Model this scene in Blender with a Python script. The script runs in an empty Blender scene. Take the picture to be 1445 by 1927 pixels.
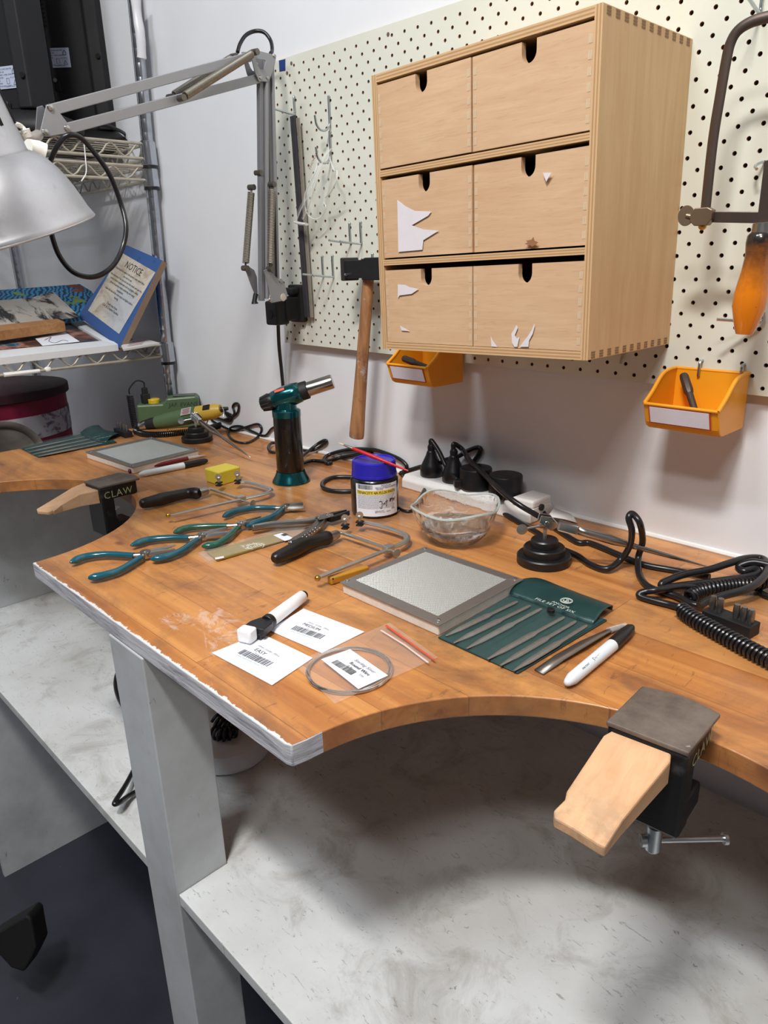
import bpy, bmesh, math, random
from mathutils import Vector, Matrix, noise
PI = math.pi
random.seed(7)
V = Vector
sc = bpy.context.scene
col = sc.collection
# ------------------------------------------------------------------ camera
ZT = 0.985                      # bench top above the floor; everything below is measured from the bench top
FPX, CX, CY = 1370.0, 722.5, 963.5
CAM = V((0, 0, 0.352))
_a, _b, _c = 0.806, 1.239, -0.027
RM = (Matrix.Rotation(_a, 3, 'Z') @ Matrix.Rotation(_b, 3, 'X') @ Matrix.Rotation(_c, 3, 'Z'))
cd = bpy.data.cameras.new('camera'); cam = bpy.data.objects.new('camera', cd); col.objects.link(cam)
cam.matrix_world = Matrix.Translation(CAM) @ RM.to_4x4()
cd.sensor_fit = 'VERTICAL'; cd.sensor_height = 24.0; cd.lens = 24.0 * FPX / 1927.0
cd.clip_start = 0.02
sc.camera = cam
# ------------------------------------------------------------------ light
sc.view_settings.view_transform = 'Standard'; sc.view_settings.look = 'None'
sc.view_settings.gamma = 1.0; sc.view_settings.use_curve_mapping = False
sc.view_settings.exposure = -0.05
w = bpy.data.worlds.new('room_air'); sc.world = w; w.use_nodes = True
w.node_tree.nodes['Background'].inputs[0].default_value = (0.80, 0.86, 1.0, 1)
w.node_tree.nodes['Background'].inputs[1].default_value = 0.3
def area(name, loc, size, power, color, aim, sizey=None):
    l = bpy.data.lights.new(name, 'AREA'); l.energy = power; l.color = color
    l.shape = 'RECTANGLE'; l.size = size; l.size_y = sizey or size
    o = bpy.data.objects.new(name, l); col.objects.link(o); o.location = loc
    o.rotation_euler = (V(aim) - V(loc)).to_track_quat('-Z', 'Y').to_euler()
    return o
area('ceiling_tube_near', (-0.11, -0.41, 1.90), 0.35, 36, (1.0, 0.97, 0.93), (-0.24, 0.3, 0), 0.14)
area('ceiling_tube_middle', (0.30, -1.00, 1.90), 0.5, 15, (1.0, 0.97, 0.94), (-0.30, 0.6, 0), 0.16)
area('ceiling_tube_left', (-0.80, -0.62, 1.90), 0.5, 16, (0.86, 0.93, 1.0), (-1.0, 0.6, 0), 0.16)
# ------------------------------------------------------------------ measuring helpers
def ray(u, v): return RM @ V(((u - CX) / FPX, (CY - v) / FPX, -1))
def T(u, v, z=0.0):
    d = ray(u, v); return CAM + d * ((z - CAM.z) / d.z)
def W(u, v, y):
    d = ray(u, v); return CAM + d * (y / d.y)
def XP(u, v, x):
    d = ray(u, v); return CAM + d * (x / d.x)
def D(u, v, dep): return CAM + ray(u, v) * dep
def Tw(u, v, z=0.0, gap=.004):
    """like T, but a point that would lie inside the wall is put on its face instead"""
    p = T(u, v, z); return p if p.y <= .874 - gap else W(u, v, .874 - gap)
def PL(u, v, p0, n):
    d = ray(u, v); return CAM + d * ((p0 - CAM).dot(n) / d.dot(n))
# ------------------------------------------------------------------ materials
def lin(c):
    if isinstance(c, str):
        c = [int(c[i:i+2], 16) / 255 for i in (0, 2, 4)]
    return tuple((x / 12.92 if x <= .04045 else ((x + .055) / 1.055) ** 2.4) for x in c) + (1,)
class NT:
    def __init__(s, name):
        s.m = bpy.data.materials.new(name); s.m.use_nodes = True
        s.t = s.m.node_tree; s.b = s.t.nodes['Principled BSDF']
        s.co = s.n('ShaderNodeTexCoord').outputs['Object']
    def n(s, t, **k):
        x = s.t.nodes.new(t)
        for a, b in k.items(): setattr(x, a, b)
        return x
    def l(s, a, b): s.t.links.new(a, b)
    def put(s, inp, v):
        if hasattr(v, 'links'): s.l(v, inp)
        else: inp.default_value = v
    def map(s, scale=(1, 1, 1), rot=(0, 0, 0), loc=(0, 0, 0), src=None):
        x = s.n('ShaderNodeMapping'); s.l(src or s.co, x.inputs[0])
        x.inputs['Scale'].default_value = scale; x.inputs['Rotation'].default_value = rot; x.inputs['Location'].default_value = loc
        return x.outputs[0]
    def noise(s, vec, scale, detail=4, rough=.6, dist=0):
        x = s.n('ShaderNodeTexNoise'); s.l(vec, x.inputs['Vector']); x.inputs['Scale'].default_value = scale
        x.inputs['Detail'].default_value = detail; x.inputs['Roughness'].default_value = rough; x.inputs['Distortion'].default_value = dist
        return x.outputs['Fac']
    def ramp(s, f, stops):
        x = s.n('ShaderNodeValToRGB'); s.l(f, x.inputs[0]); e = x.color_ramp.elements
        while len(e) < len(stops): e.new(.5)
        for i, (p, c) in enumerate(stops):
            e[i].position = p; e[i].color = lin(c) if isinstance(c, str) else (c, c, c, 1)
        return x.outputs[0]
    def mix(s, f, a, b, mode='MIX'):
        x = s.n('ShaderNodeMix', data_type='RGBA', blend_type=mode)
        s.put(x.inputs[0], f); s.put(x.inputs[6], lin(a) if isinstance(a, str) else a); s.put(x.inputs[7], lin(b) if isinstance(b, str) else b)
        return x.outputs[2]
    def math(s, op, a, b=0.0, c=0.0):
        x = s.n('ShaderNodeMath', operation=op); s.put(x.inputs[0], a); s.put(x.inputs[1], b); s.put(x.inputs[2], c)
        return x.outputs[0]
    def xyz(s, vec=None):
        x = s.n('ShaderNodeSeparateXYZ'); s.l(vec or s.co, x.inputs[0]); return x.outputs
    def bump(s, h, st=.2, d=.001):
        x = s.n('ShaderNodeBump'); x.inputs['Strength'].default_value = st; x.inputs['Distance'].default_value = d
        s.l(h, x.inputs['Height']); s.l(x.outputs[0], s.b.inputs['Normal'])
    def base(s, c): s.put(s.b.inputs['Base Color'], lin(c) if isinstance(c, str) else c)
    def set(s, rough=None, metal=None, **k):
        if rough is not None: s.put(s.b.inputs['Roughness'], rough)
        if metal is not None: s.b.inputs['Metallic'].default_value = metal
        for a, v in k.items(): s.put(s.b.inputs[a.replace('_', ' ')], v)
        return s.m
_mc = {}
def M(c, rough=.5, metal=0, wear=.12, bump=.15, scale=60, coat=0):
    """plain material with a little procedural mottling and micro relief"""
    k = (c, rough, metal, wear, bump, scale, coat)
    if k in _mc: return _mc[k]
    s = NT('mat_%s_%d' % (c, len(_mc)))
    n = s.noise(s.co, scale, 5)
    s.base(s.mix(s.math('MULTIPLY', s.ramp(n, [(.35, 0.), (.7, 1.)]), wear), c, tuple(x * .55 for x in lin(c)[:3]) + (1,)))
    s.set(rough, metal); s.b.inputs['Coat Weight'].default_value = coat
    s.put(s.b.inputs['Roughness'], s.math('MULTIPLY_ADD', n, .2, rough - .1))
    if bump: s.bump(n, bump, .0004)
    _mc[k] = s.m
    return s.m
def glass(name, c='ffffff', rough=.02, ior=1.45, alpha=None):
    s = NT(name); s.base(c); s.set(rough); s.b.inputs['Transmission Weight'].default_value = 1; s.b.inputs['IOR'].default_value = ior
    if alpha is not None: s.b.inputs['Alpha'].default_value = alpha
    return s.m
def film(name, alpha=.2, c='ffffff', rough=.12, bump=.6):
    s = NT(name); s.base(c); s.set(rough); s.b.inputs['Alpha'].default_value = alpha
    n = s.noise(s.co, 35, 3, .6, 1.5); bump and s.bump(n, bump, .003)
    s.b.inputs['Specular IOR Level'].default_value = .8
    return s.m
# ------------------------------------------------------------------ mesh builder
class MB:
    def __init__(s): s.v = []; s.f = []; s.mi = []; s.cur = 0
    def add(s, vs, fs, mx=None):
        o = len(s.v)
        s.v += [(mx @ V(p)) if mx else V(p) for p in vs]
        s.f += [tuple(i + o for i in f) for f in fs]; s.mi += [s.cur] * len(fs); return s
    def box(s, c, d, mx=None, rz=0):
        x, y, z = [q / 2 for q in d]; m = Matrix.Translation(V(c)) @ Matrix.Rotation(rz, 4, 'Z')
        if mx: m = mx @ m
        vs = [(a * x, b * y, e * z) for e in (-1, 1) for b in (-1, 1) for a in (-1, 1)]
        return s.add(vs, [(0, 2, 3, 1), (4, 5, 7, 6), (0, 1, 5, 4), (2, 6, 7, 3), (0, 4, 6, 2), (1, 3, 7, 5)], m)
    def prism(s, poly, h, mx=None, z0=0.0):
        """polygon (x,y) extruded in z from z0 to z0+h"""
        n = len(poly)
        a = sum(poly[i][0] * poly[(i+1) % n][1] - poly[(i+1) % n][0] * poly[i][1] for i in range(n))
        if a < 0: poly = poly[::-1]
        vs = [(p[0], p[1], z0) for p in poly] + [(p[0], p[1], z0 + h) for p in poly]
        return s.add(vs, [tuple(range(n))[::-1], tuple(range(n, 2 * n))] + [(i, (i+1) % n, n + (i+1) % n, n + i) for i in range(n)], mx)
    def slab(s, pts, nrm, th):
        """world polygon pts extruded by nrm*th"""
        n = len(pts); pts = [V(p) for p in pts]
        c = sum(((pts[i] - pts[0]).cross(pts[(i+1) % n] - pts[0]) for i in range(n)), V())
        if c.dot(V(nrm)) * th < 0: pts = pts[::-1]
        vs = pts + [p + V(nrm) * th for p in pts]
        return s.add(vs, [tuple(range(n))[::-1], tuple(range(n, 2 * n))] + [(i, (i+1) % n, n + (i+1) % n, n + i) for i in range(n)])
    def tube(s, pts, r, seg=10, flat=1.0, up=None, cap=True, closed=False):
        """swept round (or flattened) section; r number or list"""
        pts = [V(p) for p in pts]; n = len(pts)
        rr = r if isinstance(r, (list, tuple)) else [r] * n
        t0 = (pts[1] - pts[0]).normalized()
        u = V(up) if up else (V((0, 0, 1)) if abs(t0.z) < .9 else V((1, 0, 0)))
        o = len(s.v); base = []
        for i, p in enumerate(pts):
            if closed: t = pts[(i+1) % n] - pts[i-1]
            else: t = pts[min(i+1, n-1)] - pts[max(i-1, 0)]
            if t.length < 1e-9: t = t0.copy()
            t.normalize()
            if up: u2 = V(up)
            else: u2 = u
            x = t.cross(u2)
            if x.length < 1e-5: x = t.orthogonal()
            x.normalize(); u2 = x.cross(t).normalized()
            if not up: u = u2
            for k in range(seg):
                a = 2 * PI * k / seg
                s.v.append(p + x * math.cos(a) * rr[i] + u2 * math.sin(a) * rr[i] * flat)
        m = n if closed else n - 1
        for i in range(m):
            for k in range(seg):
                a = o + i * seg + k; b = o + i * seg + (k+1) % seg; j = (i+1) % n
                c = o + j * seg + (k+1) % seg; d = o + j * seg + k
                s.f.append((a, b, c, d)[::-1]); s.mi.append(s.cur)
        if cap and not closed:
            s.f.append(tuple(o + k for k in range(seg))); s.f.append(tuple(o + (n-1) * seg + k for k in range(seg))[::-1]); s.mi += [s.cur] * 2
        return s
    def cyl(s, a, b, r, r2=None, seg=24): return s.tube([a, b], [r, r if r2 is None else r2], seg)
    def lathe(s, prof, mx=None, seg=40, wav=None):
        o = len(s.v); n = len(prof)
        for i, (r, z) in enumerate(prof):
            for k in range(seg):
                a = 2 * PI * k / seg
                q = wav(a, r, z) if wav else (r, z)
                p = V((q[0] * math.cos(a), q[0] * math.sin(a), q[1])); s.v.append(mx @ p if mx else p)
        for i in range(n - 1):
            for k in range(seg):
                s.f.append((o + i*seg + k, o + i*seg + (k+1) % seg, o + (i+1)*seg + (k+1) % seg, o + (i+1)*seg + k)); s.mi.append(s.cur)
        if prof[0][0] > 1e-6: s.f.append(tuple(o + k for k in range(seg))[::-1]); s.mi.append(s.cur)
        if prof[-1][0] > 1e-6: s.f.append(tuple(o + (n-1)*seg + k for k in range(seg))); s.mi.append(s.cur)
        return s
    def ball(s, c, r, seg=16, sc3=(1, 1, 1)):
        pr = [(max(1e-7, r * math.sin(PI * i / 10)), -r * math.cos(PI * i / 10)) for i in range(11)]
        return s.lathe(pr, Matrix.Translation(V(c)) @ Matrix.Diagonal((*sc3, 1)), seg)
    def sheet(s, grid):
        """grid of points -> surface"""
        o = len(s.v); h = len(grid); wd = len(grid[0])
        for r in grid: s.v += [V(p) for p in r]
        for i in range(h-1):
            for j in range(wd-1):
                s.f.append((o+i*wd+j, o+i*wd+j+1, o+(i+1)*wd+j+1, o+(i+1)*wd+j)); s.mi.append(s.cur)
        return s
    def text(s, txt, size, mx, align='LEFT', shear=0, bend=None, spacing=1):
        c = bpy.data.curves.new('t', 'FONT'); c.body = txt; c.size = size; c.align_x = align; c.shear = shear
        c.space_character = spacing; c.resolution_u = 2
        o = bpy.data.objects.new('t', c); col.objects.link(o)
        dg = bpy.context.evaluated_depsgraph_get(); me = bpy.data.meshes.new_from_object(o.evaluated_get(dg))
        vs = [v.co.copy() for v in me.vertices]
        if bend: vs = [bend(v) for v in vs]
        s.add(vs, [tuple(p.vertices) for p in me.polygons], mx)
        bpy.data.objects.remove(o); bpy.data.curves.remove(c); bpy.data.meshes.remove(me)
        return s
    def rod(s, v0, v1, w1, w2, up=(0, 0, 1)):
        """rectangular bar between two points, w1 across, w2 along up"""
        v0, v1 = V(v0), V(v1); t = (v1 - v0).normalized(); x = t.cross(V(up)).normalized(); y = x.cross(t)
        vs = [p + x * a * w1 / 2 + y * b * w2 / 2 for p in (v0, v1) for a, b in ((-1, -1), (1, -1), (1, 1), (-1, 1))]
        return s.add(vs, [(0, 1, 2, 3), (7, 6, 5, 4), (0, 4, 5, 1), (1, 5, 6, 2), (2, 6, 7, 3), (3, 7, 4, 0)])
def spl(pts, n=8, closed=False):
    pts = [V(p) for p in pts]; out = []
    N = len(pts); rng = range(N if closed else N - 1)
    for i in rng:
        if closed: a, b, c, d = pts[i-1], pts[i], pts[(i+1) % N], pts[(i+2) % N]
        else: a, b, c, d = pts[max(i-1, 0)], pts[i], pts[i+1], pts[min(i+2, N-1)]
        for k in range(n):
            t = k / n
            out.append(.5 * ((2*b) + (c-a)*t + (2*a-5*b+4*c-d)*t*t + (3*b-a-3*c+d)*t**3))
    if not closed: out.append(pts[-1])
    return out
def helix(pts, R, pitch, seg=9):
    """coil wound round a path"""
    P = spl(pts, 24); L = [0]
    for i in range(1, len(P)): L.append(L[-1] + (P[i] - P[i-1]).length)
    tot = L[-1]; n = int(tot / pitch * seg); out = []; j = 0
    u = V((0, 0, 1))
    for k in range(n + 1):
        d = tot * k / n
        while j < len(P) - 2 and L[j+1] < d: j += 1
        f = (d - L[j]) / max(1e-9, L[j+1] - L[j]); p = P[j].lerp(P[j+1], f); t = (P[j+1] - P[j]).normalized()
        x = t.cross(u)
        if x.length < 1e-3: x = t.orthogonal()
        x.normalize(); y = x.cross(t).normalized(); a = 2 * PI * k / seg
        out.append(p + x * math.cos(a) * R + y * math.sin(a) * R)
    return out
def tag(o, label=None, cat=None, group=None, kind=None):
    if label: o['label'] = label
    if cat: o['category'] = cat
    if group: o['group'] = group
    if kind: o['kind'] = kind
    return o
def root(name, loc, label, cat, group=None, rz=0, mx=None):
    o = bpy.data.objects.new(name, None); col.objects.link(o); o.empty_display_size = .02
    if mx is not None: o.matrix_world = mx
    else: o.matrix_world = Matrix.Translation(V(loc)) @ Matrix.Rotation(rz, 4, 'Z')
    tag(o, label, cat, group); o['_mx'] = [x for r in o.matrix_world for x in r]
    return o
def rmx(o):
    a = o['_mx']; return Matrix([a[0:4], a[4:8], a[8:12], a[12:16]])
def mk(name, mb, mats, parent=None, world=True, smooth=40, bev=0, sub=0, label=None, cat=None, group=None, kind=None, solid=0):
    """one mesh object. world=True: the builder's points are in world space"""
    me = bpy.data.meshes.new(name); vs = mb.v
    loc = V((0, 0, 0))
    if parent is not None:
        if world:
            P = rmx(parent) if '_mx' in parent else Matrix.Translation(V(parent['_loc']))
            inv = P.inverted(); vs = [inv @ p for p in vs]
    elif kind != 'structure':
        lo = [min(p[i] for p in vs) for i in range(3)]; hi = [max(p[i] for p in vs) for i in range(3)]
        loc = V(((lo[0]+hi[0])/2, (lo[1]+hi[1])/2, lo[2])); vs = [p - loc for p in vs]
    me.from_pydata([tuple(p) for p in vs], [], mb.f)
    if not isinstance(mats, (list, tuple)): mats = [mats]
    for m in mats: me.materials.append(m)
    for p, i in zip(me.polygons, mb.mi): p.material_index = i; p.use_smooth = smooth > 0
    me.validate(); bm = bmesh.new(); bm.from_mesh(me); bmesh.ops.recalc_face_normals(bm, faces=bm.faces); bm.to_mesh(me); bm.free(); me.update()
    if smooth > 0: me.set_sharp_from_angle(angle=math.radians(smooth))
    o = bpy.data.objects.new(name, me); col.objects.link(o); o.location = loc
    if parent is not None: o.parent = parent
    o['_loc'] = list((V(parent['_loc']) if (parent is not None and '_loc' in parent and '_mx' not in parent) else V()) + loc)
    if parent is not None and '_mx' in parent: o['_mx'] = parent['_mx']
    if solid: m = o.modifiers.new('solid', 'SOLIDIFY'); m.thickness = solid; m.offset = 0
    if bev:
        m = o.modifiers.new('bevel', 'BEVEL'); m.width = bev; m.segments = 2; m.limit_method = 'ANGLE'; m.angle_limit = math.radians(35)
        m.harden_normals = False
    if sub: m = o.modifiers.new('sub', 'SUBSURF'); m.levels = sub; m.render_levels = sub
    tag(o, label, cat, group, kind)
    return o
def fr(p, xdir, up=(0, 0, 1)):
    """matrix with origin p, x axis along xdir, z axis near up"""
    x = V(xdir).normalized(); z = V(up); y = z.cross(x).normalized(); z = x.cross(y).normalized()
    m = Matrix((x, y, z)).transposed().to_4x4(); m.translation = V(p); return m
def circ(cx, cy, r, a0, a1, n): return [(cx + r*math.cos(a0+(a1-a0)*i/n), cy + r*math.sin(a0+(a1-a0)*i/n)) for i in range(n+1)]
def ZV(x, y, v):
    """height at which a plumb line through x,y crosses image row v"""
    lo, hi = -1.2, 1.2
    def row(z):
        c = RM.transposed() @ (V((x, y, z)) - CAM); return CY + FPX * c.y / c.z
    for _ in range(40):
        m = (lo + hi) / 2
        if row(m) > v: lo = m
        else: hi = m
    return lo
BLACK = M('17171a', .38, 0, .2, .1); BLACKM = M('141416', .6, 0, .2, .3); RUB = M('1b1b1e', .3, 0, .15, .05)
STEEL = M('b9b7b2', .32, 1, .3, .15, 40); CHROME = M('d6d6d8', .15, 1, .2, .05, 80); ZINC = M('c4cbcf', .3, 1, .2, .1, 90)
DSTEEL = M('6d6660', .42, 1, .4, .2, 50); BRASS = M('c9a24f', .3, 1, .2, .1)
WHITE = M('f2f2f2', .45, 0, .04, .05); PAPER = M('eef1fa', .8, 0, .03, .1)
INK = M('26262c', .7, 0, 0, 0); GREYINK = M('77777f', .7, 0, 0, 0)
# ================================================================== structure
YW = 0.874; YP = 0.860            # wall plane, pegboard face
s = NT('painted_wall'); n1 = s.noise(s.co, 3, 4); n2 = s.noise(s.map((1, 1, 1)), 160, 3)
s.base(s.mix(s.ramp(n1, [(.3, 0.), (.75, 1.)]), 'dddce4', 'e6e5ec'))
scf = s.ramp(s.noise(s.map((9, 9, 3)), 5, 6, .7, .6), [(.69, 0.), (.75, 1.)])
s.base(s.mix(s.math('MULTIPLY', scf, .25), s.mix(s.ramp(n1, [(.3, 0.), (.75, 1.)]), 'dfe1e5', 'e8eaee'), '8a8684'))
s.set(.55); s.bump(n2, .12, .001); WALL = s.m
mk('wall_back', MB().box((-.45, YW + .05, .475), (4.5, .1, 2.92)), WALL, kind='structure', smooth=0)
mk('wall_left', MB().box((-2.66, -.95, .475), (.1, 3.85, 2.92)), WALL, kind='structure', smooth=0)
GREYW = M('8d8d90', .8)
mk('wall_right', MB().box((1.75, -.95, .475), (.1, 3.85, 2.92)), GREYW, kind='structure', smooth=0)
mk('wall_front', MB().box((-.45, -2.87, .475), (4.5, .1, 2.92)), GREYW, kind='structure', smooth=0)
mk('ceiling', MB().box((-.45, -.95, 1.98), (4.5, 3.85, .08)), M('c4c4c2', .8), kind='structure', smooth=0)
s = NT('floor_vinyl'); n1 = s.noise(s.co, 4, 5); n2 = s.noise(s.co, 90, 4)
c = s.mix(s.ramp(n1, [(.35, 0.), (.7, 1.)]), '2c2e37', '393b46')
c = s.mix(s.ramp(n2, [(.74, 0.), (.79, 1.)]), c, '8d909a')
s.base(c); s.set(.42); s.bump(n2, .1, .001); FLOOR = s.m
mk('floor', MB().box((-.45, -.95, -ZT - .05), (4.5, 3.85, .1)), FLOOR, kind='structure', smooth=0)
# bead of white caulk where bench meets wall
mb = MB(); pts = [(x, YW - .001 - .004 * noise.noise((x * 9, 0, 3)) ** 2, .0015) for x in [-1.58 + .03 * i for i in range(66)]]
mb.tube(pts, [.0035 + .0025 * abs(noise.noise((p[0] * 14, 1, 0))) for p in pts], 8)
mk('trim_1', mb, M('eceae6', .5), kind='structure')
# ================================================================== bench
bench = root('workbench', (-.75, .3, -ZT), 'long jewellers workbench with scalloped orange pine top and grey-white painted base', 'workbench')
# pine top
def pine(name, dark=False):
    s = NT(name); P = s.map((1, 1, 1), loc=(.2, .013, 0))
    br = s.n('ShaderNodeTexBrick'); s.l(P, br.inputs['Vector'])
    br.inputs['Scale'].default_value = 1; br.inputs['Brick Width'].default_value = .62; br.inputs['Row Height'].default_value = .066
    br.inputs['Mortar Size'].default_value = .0004; br.inputs['Mortar Smooth'].default_value = .3; br.offset = .37; br.squash = 1
    br.inputs['Color1'].default_value = (0, 0, 0, 1); br.inputs['Color2'].default_value = (1, 1, 1, 1); br.inputs['Mortar'].default_value = (.0, .0, .0, 1)
    tone = s.n('ShaderNodeSeparateColor'); s.l(br.outputs['Color'], tone.inputs[0]); tn = tone.outputs[0]
    addv = s.n('ShaderNodeCombineXYZ'); s.put(addv.inputs[2], s.math('MULTIPLY', tn, 3.1)); s.put(addv.inputs[0], s.math('MULTIPLY', tn, 1.7))
    va = s.n('ShaderNodeVectorMath', operation='ADD'); s.l(P, va.inputs[0]); s.l(addv.outputs[0], va.inputs[1])
    g = s.noise(s.map((1.3, 26, 26), src=va.outputs[0]), 1.6, 5, .6, .7)
    g2 = s.noise(s.map((3, 110, 110), src=va.outputs[0]), 1.5, 3, .6, .2)
    c = s.mix(s.ramp(g, [(.30, 0.), (.66, 1.)]), 'a35f2c', 'd1904f')
    c = s.mix(s.math('MULTIPLY', s.ramp(g2, [(.4, 0.), (.7, 1.)]), .30), c, 'a3622c')
    c = s.mix(s.math('MULTIPLY', tn, .28), c, 'e8b578')
    stain = s.ramp(s.noise(s.map((4, 6, 4)), 1.5, 7, .68, .5), [(.47, 0.), (.66, 1.)])
    c = s.mix(s.math('MULTIPLY', stain, .72), c, '6f4d3a')
    scr = s.ramp(s.noise(s.map((30, 8, 8), rot=(0, 0, .5)), 3.2, 6, .72, 1.2), [(.60, 0.), (.66, 1.)])
    c = s.mix(s.math('MULTIPLY', scr, .5), c, '5d4232')
    knot = s.n('ShaderNodeTexVoronoi'); s.l(s.map((5, 9, 5), loc=(.3, .2, 0)), knot.inputs['Vector']); knot.inputs['Scale'].default_value = 1.1
    c = s.mix(s.math('MULTIPLY', s.ramp(knot.outputs['Distance'], [(.03, 1.), (.07, 0.)]), .7), c, '6d3f22')
    c = s.mix(s.math('MULTIPLY', s.ramp(br.outputs['Fac'], [(.3, 0.), (1, 1.)]), .55), c, '6a4527')
    return s, c, g2
s, c, g2 = pine('pine_worktop')
X = s.xyz()
# worn white paint lapping over the long front edge
ed = s.noise(s.map((34, 34, 34)), 2.5, 7, .75, .3)
lim = s.math('MULTIPLY_ADD', s.ramp(ed, [(.42, 0.), (.80, 1.)]), .006, .0012)
yy = s.math('SUBTRACT', X[1], -.029)
c = s.mix(s.math('LESS_THAN', yy, lim), c, 'dcdad8')
pw = s.ramp(s.noise(s.map((14, 20, 14), loc=(.1, .5, 0), rot=(0, 0, -.6)), 2.2, 7, .75, .8), [(.50, 0.), (.58, 1.)])
near = s.math('MULTIPLY', s.math('LESS_THAN', s.math('ABSOLUTE', s.math('SUBTRACT', X[0], .155)), .075), s.math('LESS_THAN', s.math('ABSOLUTE', s.math('SUBTRACT', X[1], .035)), .03))
c = s.mix(s.math('MULTIPLY', s.math('MULTIPLY', pw, near), .38), c, 'd8cfc8')
s.base(c); s.set(s.math('MULTIPLY_ADD', g2, .15, .27)); s.bump(g2, .12, .0006); s.b.inputs['Coat Weight'].default_value = .15; TOP = s.m
s, c, g2 = pine('pine_edge'); s.base(s.mix(.35, c, '8a5636')); s.set(.5); s.bump(g2, .3, .001); EDGE = s.m
s = NT('worn_white_paint'); n = s.noise(s.map((6, 6, 60)), 2.2, 6, .7, .4)
s.base(s.mix(s.ramp(n, [(.45, 0.), (.68, 1.)]), 'c9c9ce', '85858f')); s.set(.6); s.bump(n, .6, .002); EPAINT = s.m
mb = MB(); R_ = .228; YF = .271
poly = [(-1.602, .870), (-1.602, YF), (-1.388, YF)]
poly += circ(-1.160, YF, R_, PI, 0, 48)[1:-1] + [(-.932, YF), (-.401, YF), (-.395, YF + .002)]
poly += circ(-.165, YF, R_, PI, 0, 48)[1:-1] + [(.063, YF), (.45, YF), (.45, .870)]
mb.prism(poly, .0205, z0=-.0205)
nn = len(poly)
for i, f in enumerate(mb.f):
    if len(f) == 4:
        ys = [mb.v[k] for k in f]
        mid = sum((q for q in ys), V()) / 4
        flat = abs(mid.y - YF) < .004
        lip = (-.405 < mid.x < -.380 and mid.y < .305) or (-.945 < mid.x < -.925 and mid.y < .29)
        mb.mi[i] = 2 if (flat or lip) else 1
mk('worktop', mb, [TOP, EDGE, EPAINT], bench, smooth=50, bev=.0012)
s = NT('scuffed_white_shelf'); n1 = s.noise(s.co, 6, 5, .6); n2 = s.noise(s.co, 70, 5, .75)
c = s.mix(s.ramp(n1, [(.35, 0.), (.7, 1.)]), 'dcdfe0', 'c6c8c6')
scr = s.ramp(s.noise(s.map((9, 30, 9), rot=(0, 0, .9)), 4, 6, .75, 2.2), [(.60, 0.), (.65, 1.)])
c = s.mix(s.math('MULTIPLY', scr, .55), c, '6d6a66')
c = s.mix(s.ramp(n2, [(.66, 0.), (.71, 1.)]), c, '8a8783')
dk = s.ramp(s.noise(s.map((5, 5, 5), loc=(3, 1, 0)), 2.4, 7, .72, .8), [(.5, 0.), (.7, 1.)])
c = s.mix(s.math('MULTIPLY', dk, .55), c, '8c857c')
s.base(c); s.set(.42); s.bump(n2, .15, .0006); SHELF = s.m
s = NT('grey_white_board'); n1 = s.noise(s.co, 9, 6, .65); n2 = s.noise(s.map((60, 60, 9)), 3, 4)
c = s.mix(s.ramp(n1, [(.4, 0.), (.75, 1.)]), 'c6cacd', 'aeb0b2')
c = s.mix(s.ramp(s.noise(s.map((20, 20, 6), rot=(.4, .2, 0)), 3, 6, .7, 1.5), [(.66, 0.), (.7, 1.)]), c, '8f8c8a')
s.base(c); s.set(.5); s.bump(n2, .1, .0008); BOARD = s.m
ZS = -.329
mb = MB().box((-.6785, .303, (-.0215 - ZT) / 2), (.077, .066, ZT - .0215))
mk('leg', mb, BOARD, bench, smooth=0, bev=.0015)
mk('lower_shelf', MB().prism([(-1.593, .859), (-1.593, YF), (-.7175, YF), (-.7175, .3365), (-.6395, .3365), (-.6395, YF), (.45, YF), (.45, .859)], .016, z0=ZS - .016), SHELF, bench, smooth=0, bev=.0012)
mk('side_panel', MB().box((-1.600, .5655, (-.021 + ZS) / 2), (.014, .589, -.021 - ZS)), BOARD, bench, smooth=0)
mk('side_panel', MB().box((-1.600, .5655, (ZS - .016 - ZT) / 2), (.014, .589, ZT + ZS - .016)), BOARD, bench, smooth=0)
# ================================================================== pegboard
PITCH = .0127; HR = .0024
h0 = W(665.9, 84.7, YP)           # one hole used as the lattice origin
px0, px1, pz0, pz1 = -1.158, .12, .209, .676
s = NT('pegboard_enamel'); n1 = s.noise(s.co, 5, 4); 
c = s.mix(s.ramp(n1, [(.3, 0.), (.75, 1.)]), 'dfe0d3', 'd3d5c8')
rust = s.ramp(s.noise(s.map((14, 14, 14)), 2, 6, .7), [(.70, 0.), (.76, 1.)])
c = s.mix(s.math('MULTIPLY', rust, .5), c, '8d6a4c'); s.base(c); s.set(.35); PEG = s.m
HB = M('9a7458', .9); 
mb = MB(); TH = .004
i0 = math.floor((px0 - h0.x) / PITCH + .5) + 1; i1 = math.floor((px1 - h0.x) / PITCH + .5)
j0 = math.floor((pz0 - h0.z) / PITCH + .5) + 1; j1 = math.floor((pz1 - h0.z) / PITCH + .5)
def cell(x0, x1, z0, z1): mb.add([(x0, YP, z0), (x1, YP, z0), (x1, YP, z1), (x0, YP, z1)], [(0, 1, 2, 3)])
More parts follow.
